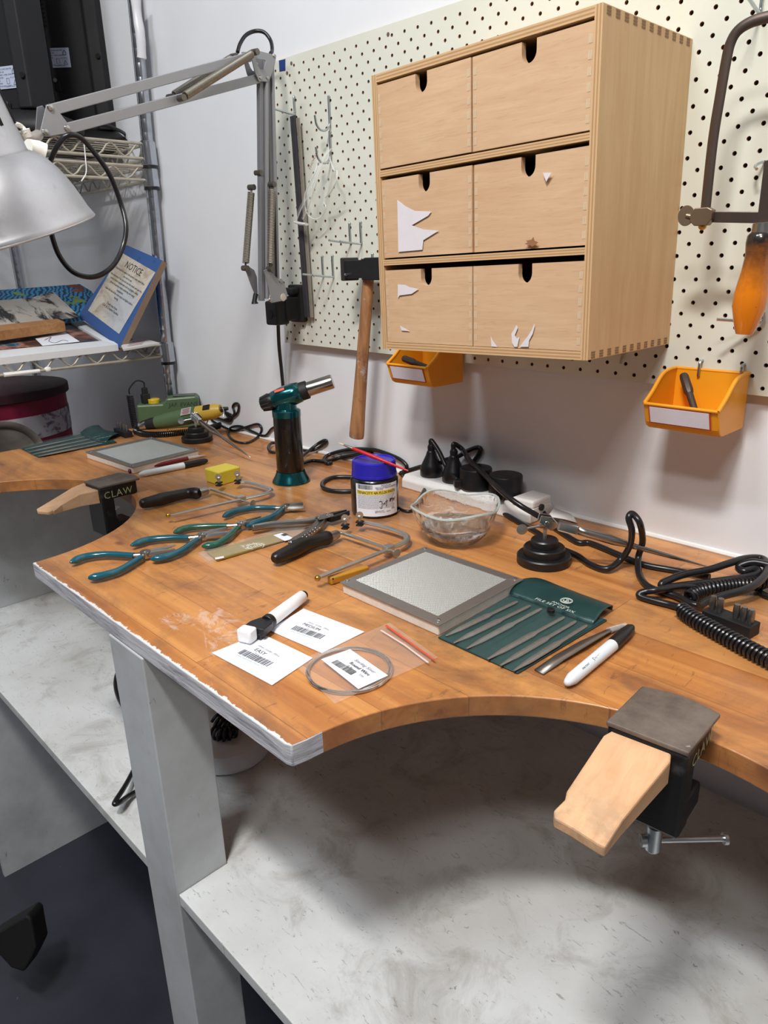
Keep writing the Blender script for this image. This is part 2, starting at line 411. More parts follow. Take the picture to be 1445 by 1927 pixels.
for j in range(j0, j1):
    for i in range(i0, i1):
        cx, cz = h0.x + i * PITCH, h0.z + j * PITCH; q = PITCH / 2
        if (i + j) % 2: cell(cx - q, cx + q, cz - q, cz + q); continue
        n = 12; sq = []; hl = []
        for k in range(n):
            a = 2 * PI * k / n + PI / 4; cc, ss = math.cos(a), math.sin(a); m = max(abs(cc), abs(ss))
            sq.append((cx + q * cc / m, YP, cz + q * ss / m)); hl.append((cx + HR * cc, YP, cz + HR * ss))
        bk = [(p[0], YP + TH, p[2]) for p in hl]
        mb.cur = 0; mb.add(sq + hl, [(k, (k+1) % n, n + (k+1) % n, n + k) for k in range(n)])
        mb.cur = 1; mb.add(hl + bk, [(k, (k+1) % n, n + (k+1) % n, n + k) for k in range(n)]); mb.cur = 0
xa, xb = h0.x + (i0 - .5) * PITCH, h0.x + (i1 - .5) * PITCH; za, zb = h0.z + (j0 - .5) * PITCH, h0.z + (j1 - .5) * PITCH
cell(px0, xa, pz0, pz1); cell(xb, px1, pz0, pz1); cell(xa, xb, pz0, za); cell(xa, xb, zb, pz1)
mb.cur = 2
e = .0125
mb.add([(px0, YP, pz0), (px1, YP, pz0), (px1, YP, pz1), (px0, YP, pz1), (px0, YP + e, pz0), (px1, YP + e, pz0), (px1, YP + e, pz1), (px0, YP + e, pz1)],
       [(0, 4, 5, 1), (1, 5, 6, 2), (2, 6, 7, 3), (3, 7, 4, 0), (4, 7, 6, 5)])
pb = root('pegboard', (-1.158, YP, .209), 'large cream perforated pegboard screwed to the wall above the bench', 'pegboard')
PBR = Matrix.Translation(V((-1.158, YP, .209))) @ Matrix.Rotation(math.radians(.6), 4, 'Y') @ Matrix.Translation(V((1.158, -YP, -.209)))
mb.v = [PBR @ p for p in mb.v]
mk('perforated_sheet', mb, [PEG, HB, M('b9a68c', .8)], pb, smooth=0)
def pbq(l): return [W(u, v, YP) for u, v in l]
mk('masking_tape', MB().slab(pbq([(525, 114), (537, 111), (537, 133), (526, 135)]), (0, -1, 0), .0004), M('223a78', .6), pb, label='small blue tape square', smooth=0)
for u, v in ((548.5, 119), (540.5, 137.5), (730.5, 64.5)):
    p = W(u, v, YP); mk('screw_head', MB().cyl(p, p + V((0, -.0008, 0)), .0026, seg=14), M('7c6a58', .7, .5), pb)
# ================================================================== drawer cabinet
s = NT('plywood_face'); g = s.noise(s.map((3, 3, 34)), 4, 6, .65, .8); n1 = s.noise(s.co, 9, 4)
c = s.mix(s.ramp(g, [(.3, 0.), (.7, 1.)]), 'caa681', 'd8b692'); c = s.mix(s.math('MULTIPLY', s.ramp(n1, [(.4, 0.), (.7, 1.)]), .35), c, 'c49a76')
g3 = s.ramp(s.noise(s.map((14, 14, 190)), 3, 3, .6), [(.58, 0.), (.66, 1.)]); c = s.mix(s.math('MULTIPLY', g3, .14), c, '8e6543')
s.base(c); s.set(.55); s.bump(g, .12, .0006); PLY = s.m
s = NT('plywood_side'); g = s.noise(s.map((26, 26, 2.2)), 3, 6, .65, .8); n1 = s.noise(s.co, 7, 4)
c = s.mix(s.ramp(g, [(.3, 0.), (.7, 1.)]), 'cda877', 'dcbb8b'); c = s.mix(s.math('MULTIPLY', s.ramp(n1, [(.4, 0.), (.7, 1.)]), .3), c, 'c2946a')
k = s.ramp(s.noise(s.map((60, 60, 10)), 2.2, 4, .6, .5), [(.70, 0.), (.75, 1.)]); c = s.mix(s.math('MULTIPLY', k, .35), c, '8f6a48')
s.base(c); s.set(.5); s.bump(g, .1, .0006); PLYS = s.m
s = NT('plywood_edge'); X = s.xyz(); 
st = s.n('ShaderNodeTexNoise'); s.l(s.map((8, 8, 8)), st.inputs['Vector']); st.inputs['Scale'].default_value = 60
g = s.noise(s.map((2, 2, 900)), 1, 2); s.base(s.mix(s.ramp(g, [(.4, 0.), (.6, 1.)]), 'cfa87c', '9d7850')); s.set(.6); PLYE = s.m
DRK = M('0c0a08', .9, 0, 0, 0)
CW, CH_, CD = .303, .316, .182; yfr = YP - CD
mx = Matrix.Translation(V((-.5495, YP, .2465))) @ Matrix.Rotation(math.radians(-1.3), 4, 'Y')
cab = root('drawer_cabinet', None, 'birch plywood cabinet with six finger-notch drawers hung on the pegboard', 'cabinet', mx=mx)
t = .0085; hw = CW / 2
mb = MB()
mb.cur = 0
mb.box((-hw + t/2, -CD/2, CH_/2), (t, CD, CH_)); mb.box((hw - t/2, -CD/2, CH_/2), (t, CD, CH_))
mb.box((0, -CD/2, t/2), (CW - 2*t, CD, t)); mb.box((0, -CD/2, CH_ - t/2), (CW - 2*t, CD, t))
rh = (CH_ - 4 * t) / 3 
for k in (1, 2): mb.box((0, -CD/2, t/2 + k * (rh + t)), (CW - 2*t, CD - .001, t * .8))
mb.box((0, -.003, CH_/2), (CW - .004, .004, CH_ - .004))
carc = mk('carcass', mb, PLYS, cab, world=False, smooth=0, bev=.0006)
# plies showing on the front edges
mb = MB(); f = -CD - .0003
for a, b, c_, d in ((-hw, -hw + t, 0, CH_), (hw - t, hw, 0, CH_), (-hw + t, hw - t, 0, t), (-hw + t, hw - t, CH_ - t, CH_)) + tuple((-hw + t, hw - t, t/2 + k*(rh+t) - t*.4, t/2 + k*(rh+t) + t*.4) for k in (1, 2)):
    vert = (b - a) < (d - c_)
    for q in range(5):
        mb.cur = q % 2
        if vert: mb.add([(a + (b-a)*q/5, f, c_), (a + (b-a)*(q+1)/5, f, c_), (a + (b-a)*(q+1)/5, f, d), (a + (b-a)*q/5, f, d)], [(0, 1, 2, 3)])
        else: mb.add([(a, f, c_ + (d-c_)*q/5), (b, f, c_ + (d-c_)*q/5), (b, f, c_ + (d-c_)*(q+1)/5), (a, f, c_ + (d-c_)*(q+1)/5)], [(0, 1, 2, 3)])
mk('ply_edging', mb, [M('d2ae83', .6), M('b58d62', .6)], cab, world=False, smooth=0)
# comb joint end grain on the right side, top and bottom
FJ = M('8d6c4c', .7); xs_ = hw + .0003
for zc in (CH_ - .0048, .0048):
    mb = MB()
    for k in range(11):
        y0 = -CD + .006 + k * .0162
        for dz in (-.0026, 0, .0026):
            mb.add([(xs_, y0, zc + dz - .0009), (xs_, y0 + .0075, zc + dz - .0009), (xs_, y0 + .0075, zc + dz + .0009), (xs_, y0, zc + dz + .0009)], [(0, 1, 2, 3)])
    mk('comb_joint', mb, FJ, cab, world=False, smooth=0, label='darker end grain of the comb joint')
# drawers
iw = (CW - 2 * t); dw = iw / 2
torn = {(1, 0): [[(748, 376), (763, 388), (781, 397), (812, 398), (806, 406), (775, 424), (798, 432), (826, 434), (797, 452), (795, 470), (750, 474)]],
        (1, 1): [[(1022, 325), (1038, 325), (1028, 342)]],
        (0, 0): [[(749, 535), (762, 536), (770, 540), (788, 544), (775, 553), (752, 556), (749, 561)], [(753, 613), (762, 618), (771, 623), (756, 622)]],
        (0, 1): [[(924, 633), (928, 642), (936, 653), (925, 652)], [(972.4, 611.6), (962.7, 628), (964, 645), (968, 652.6), (973.7, 652.6), (977.9, 633.8), (972.4, 637), (969, 631), (974.6, 617)], [(1005.6, 609), (1001.4, 620), (994.5, 631), (984.8, 643.5), (977.9, 652.6), (994.5, 652.6), (995.9, 640.7), (1002.8, 628), (1006.4, 614.4)]]}
PAP = M('ded9dd', .85, 0, .1, .2)
AS = W(0, 0, YP)  # unused point keeps names simple
imx = mx.inverted()
def cabpt(u, v, off=0.0008):
    p0 = mx @ V((0, -CD, 0)); n_ = (mx.to_3x3() @ V((0, -1, 0)))
    q = imx @ PL(u, v, p0, n_); return V((q.x, -CD - off, q.z))
for r in range(3):
    for cidx in range(2):
        x0 = -hw + t + cidx * dw + .0008; x1 = x0 + dw - .0016
        z0 = t + .0006 + r * (rh + t) + (.0006 if r else 0); z1 = z0 + rh - .0045 - (.0012 if r == 0 else 0)
        cx = (x0 + x1) / 2; nr = .0088; nd = .0185
        pts = [(x0, z0), (x1, z0), (x1, z1), (cx + nr, z1), (cx + nr, z1 - nd + nr)] + [(cx + nr * math.cos(a), z1 - nd + nr - nr * 1.15 * math.sin(a)) for a in [PI * i / 12 for i in range(1, 12)]] + [(cx - nr, z1 - nd + nr), (cx - nr, z1), (x0, z1)]
        mb = MB(); yy = -CD + .001 - (.0012 if (r, cidx) == (2, 0) else 0) + (.002 if (r, cidx) == (1, 1) else 0)
        mb.prism([(p[0], p[1]) for p in pts], .007, Matrix(((1, 0, 0, 0), (0, 0, 1, yy), (0, 1, 0, 0), (0, 0, 0, 1))))
        d = mk('drawer', mb, PLY, cab, world=False, smooth=30)
        mb = MB()
        mb.box((x0 + .003, -CD/2, (z0 + z1) / 2 - .005), (.006, CD - .03, z1 - z0 - .012)); mb.box((x1 - .003, -CD/2, (z0 + z1) / 2 - .005), (.006, CD - .03, z1 - z0 - .012))
        mb.box((cx, -CD/2, z0 + .002), (dw - .004, CD - .03, .003)); mb.box((cx, -.022, (z0+z1)/2), (dw - .004, .006, z1 - z0 - .01))
        mk('drawer_box', mb, M('5c452e', .9), d, world=False, smooth=0)
        for sd in (x0 + .0012, x1 - .0048):
            mb = MB()
            for k in range(6):
                za = z0 + .006 + k * (z1 - z0 - .01) / 6
                for dx in (0, .0014, .0028): mb.add([(sd + dx, yy - .0003, za), (sd + dx + .0009, yy - .0003, za), (sd + dx + .0009, yy - .0003, za + .0075), (sd + dx, yy - .0003, za + .0075)], [(0, 1, 2, 3)])
            mk('finger_joint', mb, M('d9c3a4', .7), d, world=False, smooth=0)
        if (r, cidx) == (1, 1):
            q = [cabpt(u, v, .0001) for u, v in [(987, 459), (993, 456), (990, 453), (1000, 451), (1004, 446), (1006, 453), (1013, 456), (1008, 460), (1002, 464), (996, 461)]]
            mk('brown_stain', MB().slab([(p.x, min(-CD - .0001, yy - .0001), p.z) for p in q], (0, -1, 0), .0002), M('9a6a48', .7, 0, .3, 0), d, world=False, smooth=0)
        for pl in torn.get((r, cidx), []):
            q = [cabpt(u, v) for u, v in pl]
            mb = MB(); mb.slab([(p.x, min(-CD - .0002, yy - .0001), p.z) for p in q], (0, -1, 0), .0003)
            mk('torn_paper', mb, PAP, d, world=False, smooth=0, label='torn white label remnant')
# ================================================================== things on the bench
def TF(u, v, u2, v2, z=0.0): return fr(T(u, v, z), T(u2, v2, z) - T(u, v, z))
def Ts(l, z=0.0): return [T(u, v, z) if len(q) == 2 else T(u, v, q[2]) for q in l for u, v in [q[:2]]]
UP = V((0, 0, 1))
def barcode(mb, w_, h_, x0, y0, mx, z=0.0003):
    rnd = random.Random(int(w_ * 1e4)); x = 0
    while x < w_:
        b = rnd.choice((.0003, .0006, .0008)) * w_ / .028; g = rnd.choice((.0005, .0008)) * w_ / .028
        mb.box((x0 + x + b/2, y0 + h_/2, z), (b, h_, .0001), mx); x += b + g
# ---- envelopes
def envelope(quad, txt, label, a, b, bc0, bc1, bh):
    q = Ts(quad, .0004); r = root('paper_envelope', T(*quad[3], 0), label, 'envelope', 'solder wire envelopes')
    mb = MB(); mb.slab(q, UP, .0011); mk('envelope_body', mb, PAPER, r, smooth=0, bev=.0003)
    m = TF(*a, *b, .00165); mb = MB(); L = (T(*b, .00165) - T(*a, .00165)).length
    mb.cur = 1; mb.text('Silver Solder Wire', L / 7.4, m, shear=.3)
    mb.cur = 0; mb.text(txt, L / 4.6, m @ Matrix.Translation(V((L * .36, -L * .225, 0))), 'CENTER')
    mb.text(txt, L / 4.6, m @ Matrix.Translation(V((L * .366, -L * .227, .00002))), 'CENTER')
    mb.cur = 1; mb.text('100 cm', L / 12, m @ Matrix.Translation(V((L * .38, -L * .33, 0))), 'CENTER')
    m2 = TF(*bc0, *bc1, .0016); L2 = (T(*bc1, .0016) - T(*bc0, .0016)).length
    mb.cur = 0; barcode(mb, L2, bh, 0, 0, m2, .0001)
    mb.cur = 2; mb.text('www.silversmith.com.au', L2 / 12.5, m2 @ Matrix.Translation(V((L2 * .05, -.0034, .0001))))
    mk('printed_label', mb, [INK, GREYINK, M('9fb9dc', .7)], r, smooth=0)
    q1, q0, q2 = T(*quad[0], .0017), T(*quad[1], .0017), T(*quad[3], .0017)
    mb = MB(); f1 = spl([q1.lerp(q0, .06), q1.lerp(q0, .35).lerp(q2, .10), q1.lerp(q2, .3)], 6); mb.tube(f1, .00012, 5); mk('flap_crease', mb, M('c6c8d4', .8, 0, 0, 0), r)
    return r
envelope([(399, 1230), (491, 1193), (588.5, 1239.6), (512, 1290.6)], 'EASY', 'white envelope marked EASY, nearest the front edge of the bench', (484, 1215), (523, 1236), (446.5, 1229), (501.5, 1254.5), .009)
envelope([(505.8, 1187), (571, 1146.7), (685.6, 1190.3), (606, 1230)], 'MEDIUM', 'white envelope marked MEDIUM, behind the one marked EASY', (578, 1171), (617, 1186), (547, 1184), (602, 1203), .009)
# ---- plastic bag with silver wire and its card
mb = MB(); cor = Ts([(552, 1252), (630, 1327), (824, 1239.6), (733, 1174)], .0006)
N = 22; g = []
for i in range(N + 1):
    row = []
    for j in range(N + 1):
        a, b = i / N, j / N; p = cor[0].lerp(cor[1], a).lerp(cor[3].lerp(cor[2], a), b)
        d = (p - T(657, 1260)).length; z = .0056 - max(0, d - .043) * .28
        p.z = max(.0022, z + .0014 * noise.noise(p * 60)) if 0 < i < N and 0 < j < N else .0021
        row.append(p)
    g.append(row)
mb.sheet(g)
bag = mk('plastic_bag', mb, film('clear_polythene', .13, 'f6f2f0', .1), smooth=180, label='clear zip-top bag with an orange seal line beside the envelopes', cat='plastic bag')
mb = MB(); mb.slab(Ts([(724, 1177.5), (727.5, 1176), (818.5, 1241), (816, 1242.5)], .0046), UP, .0003); mk('seal_line', mb, film('orange_seal', .75, 'e0533a', .5), bag, smooth=0)
mb = MB(); mb.tube(Ts([(717, 1186), (762, 1214), (806, 1247)], .0044), .0011, 8, flat=.5); mk('zip_ridge', mb, film('zip_ridge', .42, 'f2ece8', .3), bag)
c0 = T(657, 1259, .0028); ra = ((T(581, 1250) - T(734, 1268)).length) / 2
for k in range(1):
    mb = MB()
    for q, (rr, dx, dz) in enumerate(((ra, 0, 0), (ra * .965, .0012, .0009), (ra * .94, -.001, .0002), (ra * .985, .0008, .0014))):
        mb.tube([c0 + V((rr * math.cos(a) + dx, rr * math.sin(a) * 1.0, dz - .0006)) for a in [2 * PI * i / 72 for i in range(72)]], .0008, 8, closed=True)
    mk('wire_coil', mb, M('e9e6df', .15, 1, .1, 0), label='coil of round silver wire inside the clear bag', cat='wire')
r = root('printed_card', T(674.5, 1297), 'small white card reading Sterling Silver Round Wire inside the wire coil', 'card')
mk('card_sheet', MB().slab([T(604.4, 1241, .0052), T(658.6, 1222, .0052), T(730, 1271.5, .0046), T(674.5, 1297, .0046)], UP, .0003), PAPER, r, smooth=0)
m = TF(665, 1242, 708, 1270, .0057); L = (T(708, 1270, .005) - T(665, 1242, .005)).length; mb = MB(); mb.cur = 1
mb.text('Sterling Silver', L / 6.2, m, shear=.25); mb.cur = 0
for k in (0, .00025): mb.text('Round Wire', L / 6.0, m @ Matrix.Translation(V((L * .04 + k, -L * .19, 0))))
mb.text('0.8mm', L / 6.6, m @ Matrix.Translation(V((L * .12, -L * .35, 0)))); mb.cur = 1; mb.text('1m', L / 6.6, m @ Matrix.Translation(V((L * .66, -L * .35, 0)), ))
mb.cur = 0; barcode(mb, .0285, .0072, 0, 0, TF(623, 1247, 677, 1281, .0057), .0001)
mk('printed_text', mb, [INK, GREYINK], r, smooth=0)
# ---- whiteboard marker
r = root('whiteboard_marker', T(507, 1168), 'white marker with a black eraser-holder cap lying across the EASY envelope', 'marker')
a, b, e = T(570, 1121, .0085), T(508, 1168, .009), T(470, 1190, .009)
t = (b - a).normalized()
mk('barrel', MB().tube([a, a + t * .002, a.lerp(b, .5), b], [.0050, .0066, .0070, .0072], 24), WHITE, r)
mk('end_plug', MB().tube([a - t * .0035, a - t * .003, a + t * .0005], [.0035, .0048, .0048], 20), BLACK, r)
mb = MB(); mb.tube([b - t * .001, b + t * .006], .0079, 20)
m = fr(b + t * .006, t); mb.prism([(-.001, -.0075), (.010, -.0125), (.021, -.0125), (.021, .0105), (.006, .0105), (-.001, .0075)], .008, m, z0=-.003)
mb.box((.0135, .001, -.004), (.016, .012, .006), m)
mk('eraser_cap', mb, BLACK, r, smooth=30, bev=.0008)
mk('eraser', MB().box((.028, -.004, .0005), (.013, .016, .014), m), M('f3f3f3', .95, 0, .1, .6, 200), r, smooth=30, bev=.0022, label='white felt eraser block')
# ---- permanent markers
def marker(name, label, tail, joint, end, z, clipside, txt, flip=1):
    a, b, e = T(*tail, z), T(*joint, z), T(*end, z); t = (e - a).normalized()
    r = root(name, (a + b) / 2 - V((0, 0, z)), label, 'marker', 'permanent markers'); R0 = .0056
    L = (b - a).length
    mk('barrel', MB().tube([a - t*.001, a, a + t*.003, a + t*.010, b], [.001, .0028, .0040, R0, R0 * 1.08], 24), M('dfe6ec', .35, 0, .03, .05), r)
    mk('cap', MB().tube([b - t*.0005, b + t*.001, b.lerp(e, .6), e - t*.005, e], [.0060, .0064, .0062, .0050, .0030], 24), BLACK, r)
    m = fr(b, t); mb = MB(); mb.prism([(0.004, 0), (.004, .0018), (.030, .0018), (.034, 0)], .0032, m @ Matrix.Translation(V((0, 0, 0))) @ Matrix.Rotation(clipside, 4, 'X') @ Matrix.Translation(V((0, .0068, -.0016)))); mk('pocket_clip', mb, BLACK, r, smooth=0, bev=.0004)
    mm = m @ Matrix.Rotation(clipside + math.radians(95 if flip > 0 else -95) if False else 0, 4, 'X')
    mb = MB(); ax0 = L * .30
    def bend(v, s_=L * .0): 
        ang = v.y / .0061 + math.radians(40); return V((v.x, -.00595 * 1.0 * math.cos(ang) * (1), .00595 * math.sin(ang)))
    m3 = fr(a, t) if flip > 0 else fr(b, -t)
    for tx, sz, x, y in txt:
        def bd(v, y=y): 
            ang = (v.y + y) / .00605 + math.radians(50); return V((v.x, -.00608 * math.cos(ang), .00608 * math.sin(ang)))
        mb.text(tx, sz, m3 @ Matrix.Translation(V((x, 0, 0))), bend=bd)
    mk('printing', mb, INK, r, smooth=0)
    return r
marker('permanent_marker', 'white permanent marker with black cap beside the tweezers at the front', (1066, 1286), (1152, 1214), (1189, 1180), .006, -.5, [('Sharpie', .0052, .042, -.001), ('FINE POINT', .0024, .022, 0), ('Permanent Marker', .0022, .050, -.0042)])
marker('permanent_marker', 'white permanent marker with black cap in front of the far soldering board', (262, 893), (346, 876), (390, 866.5), .006, -.3, [('Sharpie', .0072, .010, -.001), ('Permanent Marker', .0024, .016, -.0045), ('FINE', .003, .046, 0)], -1)
# ---- tweezers in sleeve
r = root('tweezers', T(1060, 1240), 'flat grey steel tweezers with clear tip sleeve between file pouch and marker', 'tweezers')
TW = M('8f8780', .4, .9, .3, .2)
for sgn in (0, 1):
    P = [T(1014, 1265, .001), T(1052, 1238, .0015 + sgn * .002), T(1098, 1211, .003 + sgn * .003), T(1145, 1187, .0025 + sgn * .0015), T(1173, 1177, .002 + sgn * .0008)]
    wd = [.0085, .0085, .0075, .004, .0015]; mb = MB(); g0, g1 = [], []
    d = (P[-1] - P[0]).normalized(); n_ = d.cross(UP)
    mb.sheet([[p + n_ * w_ * k for k in (-.62, .62)] for p, w_ in zip(P, wd)])
    mk('arm', mb, TW, r, smooth=60, solid=.0011)
mb = MB(); mb.tube([T(1146, 1186, .0035), T(1158, 1182, .0035), T(1177, 1175.5, .0035)], [.0042, .0038, .0026], 12, flat=.7); mk('tip_sleeve', mb, film('sleeve', .35, 'e8e6e2', .2), r)
# ---- soldering boards
s = NT('woven_mesh'); X = s.xyz(s.map((1, 1, 1), rot=(0, 0, .0)))
wa = s.math('SINE', s.math('MULTIPLY', s.math('ADD', X[0], X[1]), 2 * PI / .0034)); wb = s.math('SINE', s.math('MULTIPLY', s.math('SUBTRACT', X[0], X[1]), 2 * PI / .0024))
hh = s.math('MAXIMUM', wa, s.math('MULTIPLY', wb, .8)); f = s.math('MULTIPLY_ADD', hh, .5, .5)
s.base(s.mix(f, '7d8478', 'eceeea')); s.set(.35, .6); s.bump(hh, .8, .0006); MESH = s.m
TILE = M('e6dcd0', .9, 0, .25, .5, 120)
def solder_board(label, plate, inner, h, tile_in, axis):
    zt = h + .0012
    q = Ts(plate, zt); c = sum(q, V()) / 4
    r = root('soldering_board', (c.x, c.y, 0), label, 'soldering board', 'soldering boards with mesh tops', rz=math.atan2((q[1] - q[0]).y, (q[1] - q[0]).x))
    tq = [V((p.x, p.y, 0)).lerp(V((c.x, c.y, 0)), tile_in) for p in q]
    mk('ceramic_tile', MB().slab(tq, UP, h), TILE, r, smooth=0, bev=.0015)
    i_ = Ts(inner, zt)
    mb = MB()
    for k in range(4):
        k2 = (k + 1) % 4; mb.slab([q[k], q[k2], i_[k2], i_[k]], UP, -.0011)
    mk('steel_frame', mb, M('aaa6a2', .38, .8, .35, .15, 30), r, smooth=0, bev=.0003)
    mb = MB(); i2 = [p.lerp(c, -.02) for p in i_]; mb.slab([p - UP * .0006 for p in i2], UP, -.0005)
    mk('wire_mesh', mb, MESH, r, smooth=0)
    for k in range(4):
        p = q[k].lerp(i_[k], .5); mb = MB(); mb.lathe([(.0028, 0), (.0026, .0012), (.0012, .0018), (0.00001, .0018)], Matrix.Translation(p)); mb.box((p.x, p.y, p.z + .0018), (.004, .0006, .0003)); mb.box((p.x, p.y, p.z + .0018), (.0006, .004, .0003))
        mk('screw', mb, CHROME, r)
    return r
solder_board('mesh-topped soldering board beside the green file pouch with white lettering', [(638.8, 1095.5), (798.8, 1028.5), (984.8, 1090), (825.6, 1177)], [(668, 1091), (800.7, 1037.5), (953, 1090), (824, 1159)], .0125, .03, 0)
solder_board('mesh-topped soldering board at the far left in front of the green power unit', [(160, 850), (284.4, 822), (375, 845.7), (249, 879)], [(180, 849.5), (284, 826.5), (359, 846), (247.5, 873)], .0125, .02, 0)
# ---- file pouches
s = NT('green_vinyl'); n = s.noise(s.co, 500, 2); n2 = s.noise(s.co, 30, 3)
s.base(s.mix(n2, '0f2d2e', '1c4443')); s.set(.33); s.bump(n2, .5, .002); VINYL = s.m
VCLR = film('clear_vinyl', .05, 'bfe0da', .08); FILE = M('8f8a84', .45, .6, .4, .3, 200)
def lofted(rows, z, amp=.0006):
    g = [[p + UP * (z + amp * noise.noise(p * 70)) for p in r_] for r_ in rows]; return g
def pouch(label, fl_out, body, files, zf, txt=None, nlab='file pouches'):
    c = sum(Ts(body), V()) / len(body); r = root('file_pouch', c, label, 'tool pouch', nlab)
    mb = MB(); mb.slab(Ts(body, .0006), UP, .0014); mk('vinyl_back', mb, VINYL, r, smooth=30, bev=.0006)
    for (a, b) in files:
        A, B = T(*a, .0042), T(*b, .0042); d = (B - A)
        mb = MB(); mb.tube([A - d * .05, A, A + d * .35, A + d * .42, A + d * .8, B], [.0015, .0022, .0022, .0036, .0032, .0010], 10, flat=.6)
        mk('needle_file', mb, FILE, r)
    mb = MB(); b0 = Ts(body, 0)
    N1, N2 = 40, 10; g = []
    for i in range(N1 + 1):
        a = i / N1; row = []
        for j in range(N2 + 1):
            t_ = j / N2; lo = b0[0].lerp(b0[1], a * 2) if a < .5 else b0[1].lerp(b0[2], a * 2 - 1); hi_ = b0[4].lerp(b0[3], a)
            p = lo.lerp(hi_, t_); p.z = .0036 + .0032 * (.5 + .5 * math.sin(a * 6 * 2 * PI - 1.2)) * (1 - (2 * t_ - 1) ** 6) + .0006 * noise.noise(p * 90)
            if j == 0: p.z = .0021
            row.append(p)
        g.append(row)
    mb.sheet(g); mk('clear_front', mb, VCLR, r, smooth=180)
    # folded flap
    top, bot = fl_out; N = len(top); rows = []
    for k in range(7):
        t_ = k / 6; row = []
        for i in range(N):
            p = T(*top[i]).lerp(T(*bot[i]), t_); p.z = .0075 + .0035 * math.sin(PI * min(1, t_ * 1.1)) * zf - .004 * t_ ** 3; row.append(p)
        rows.append(row)
    back = [V((p.x, p.y, .0022)) for p in rows[0]]; rows = [back, [p - UP * .001 + (rows[0][i] - rows[1][i]) * .2 for i, p in enumerate(rows[0])]] + rows
    rows = [spl(row, 5) for row in rows]
    mb = MB(); mb.sheet(rows); fl = mk('flap', mb, VINYL, r, smooth=180, solid=.0009)
    if txt: txt(fl)
    return r
def z8(l): return [(800 + u / 3.36, 1070 + v / 3.36) for u, v in l]
def flaptext(fl):
    mb = MB(); z = .0118; a, b = z8([(690, 192), (945, 285)])
    m = TF(*a, *b, z); L = (T(*b, z) - T(*a, z)).length
    mb.text('FILE SET OF SIX', L / 7.6, m, spacing=1.08)
    a2, b2 = z8([(798, 210), (900, 250)]); m = TF(*a2, *b2, z + .0003); L2 = (T(*b2, z) - T(*a2, z)).length
    mb.text('ANCHOR', L2 / 4.1, m)
    c = T(*z8([(893, 203)])[0], z + .0003)
    mb.tube([c + V((.0062 * math.cos(q), .0062 * math.sin(q), 0)) for q in [2*PI*i/32 for i in range(32)]], .0004, 6, closed=True)
    mb.tube([c + V((.0049 * math.cos(q), .0049 * math.sin(q), 0)) for q in [2*PI*i/32 for i in range(32)]], .00025, 6, closed=True)
    mm = fr(c, m.to_3x3() @ V((1, 0, 0)))
    mb.tube([mm @ V((0, -.003, 0)), mm @ V((0, .0035, 0))], .0004, 6); mb.tube([mm @ V((-.0016, .002, 0)), mm @ V((.0016, .002, 0))], .0004, 6)
    mb.tube([mm @ V((.003 * math.cos(q), .003 * math.sin(q), 0)) for q in [PI + PI * i / 10 for i in range(11)]], .0005, 6)
    mk('lettering', mb, M('cfd9d0', .6), fl, smooth=0, label='white printed lettering and anchor badge')
    p = T(*z8([(795, 262)])[0], .011); mk('press_stud', MB().lathe([(.0042, -.002), (.004, .0012), (.0028, .0018), (.0000001, .0016)], Matrix.Translation(p)), BLACK, fl)
pouch('dark green vinyl pouch of six needle files lettered FILE SET OF SIX',
      (z8([(545, 120), (700, 98), (860, 155), (1030, 220), (1180, 275)]), z8([(535, 185), (715, 245), (850, 298), (960, 340), (1060, 372)])),
      z8([(80, 440), (330, 555), (585, 668), (1150, 330), (560, 160)]),
      [z8(l) for l in ([(560, 218), (130, 425)], [(640, 245), (180, 470)], [(712, 265), (262, 505)], [(855, 318), (395, 572)], [(930, 345), (475, 612)], [(1000, 372), (560, 645)])], 1, flaptext)
def z1(l): return [(u / 4.817, 690 + v / 4.817) for u, v in l]
def flaptext2(fl):
    mb = MB()
    for q, (u, v, u2, v2, t_, sz) in enumerate(((880, 655, 1010, 628, 'FILE SET OF SIX', .0052), (850, 640, 930, 622, 'ANCHOR', .004))):
        a, b = z1([(u, v), (u2, v2)]); mb.text(t_, sz, TF(*b, *a, .0125 + .0004 * q) if False else TF(*a, *b, .0125))
    mk('lettering', mb, M('cfd9d0', .6), fl, smooth=0, label='white printed lettering')
pouch('dark green vinyl file pouch lying on the far left corner of the bench',
      (z1([(895, 558), (940, 595), (985, 610), (1040, 620), (1080, 640)]), z1([(728, 615), (780, 650), (830, 670), (890, 690), (960, 700)])),
      z1([(185, 742), (255, 780), (345, 825), (1060, 690), (900, 575)]),
      [z1(l) for l in ([(740, 640), (230, 750)], [(790, 662), (260, 775)], [(840, 682), (300, 795)], [(900, 700), (350, 812)])], 1, flaptext2)
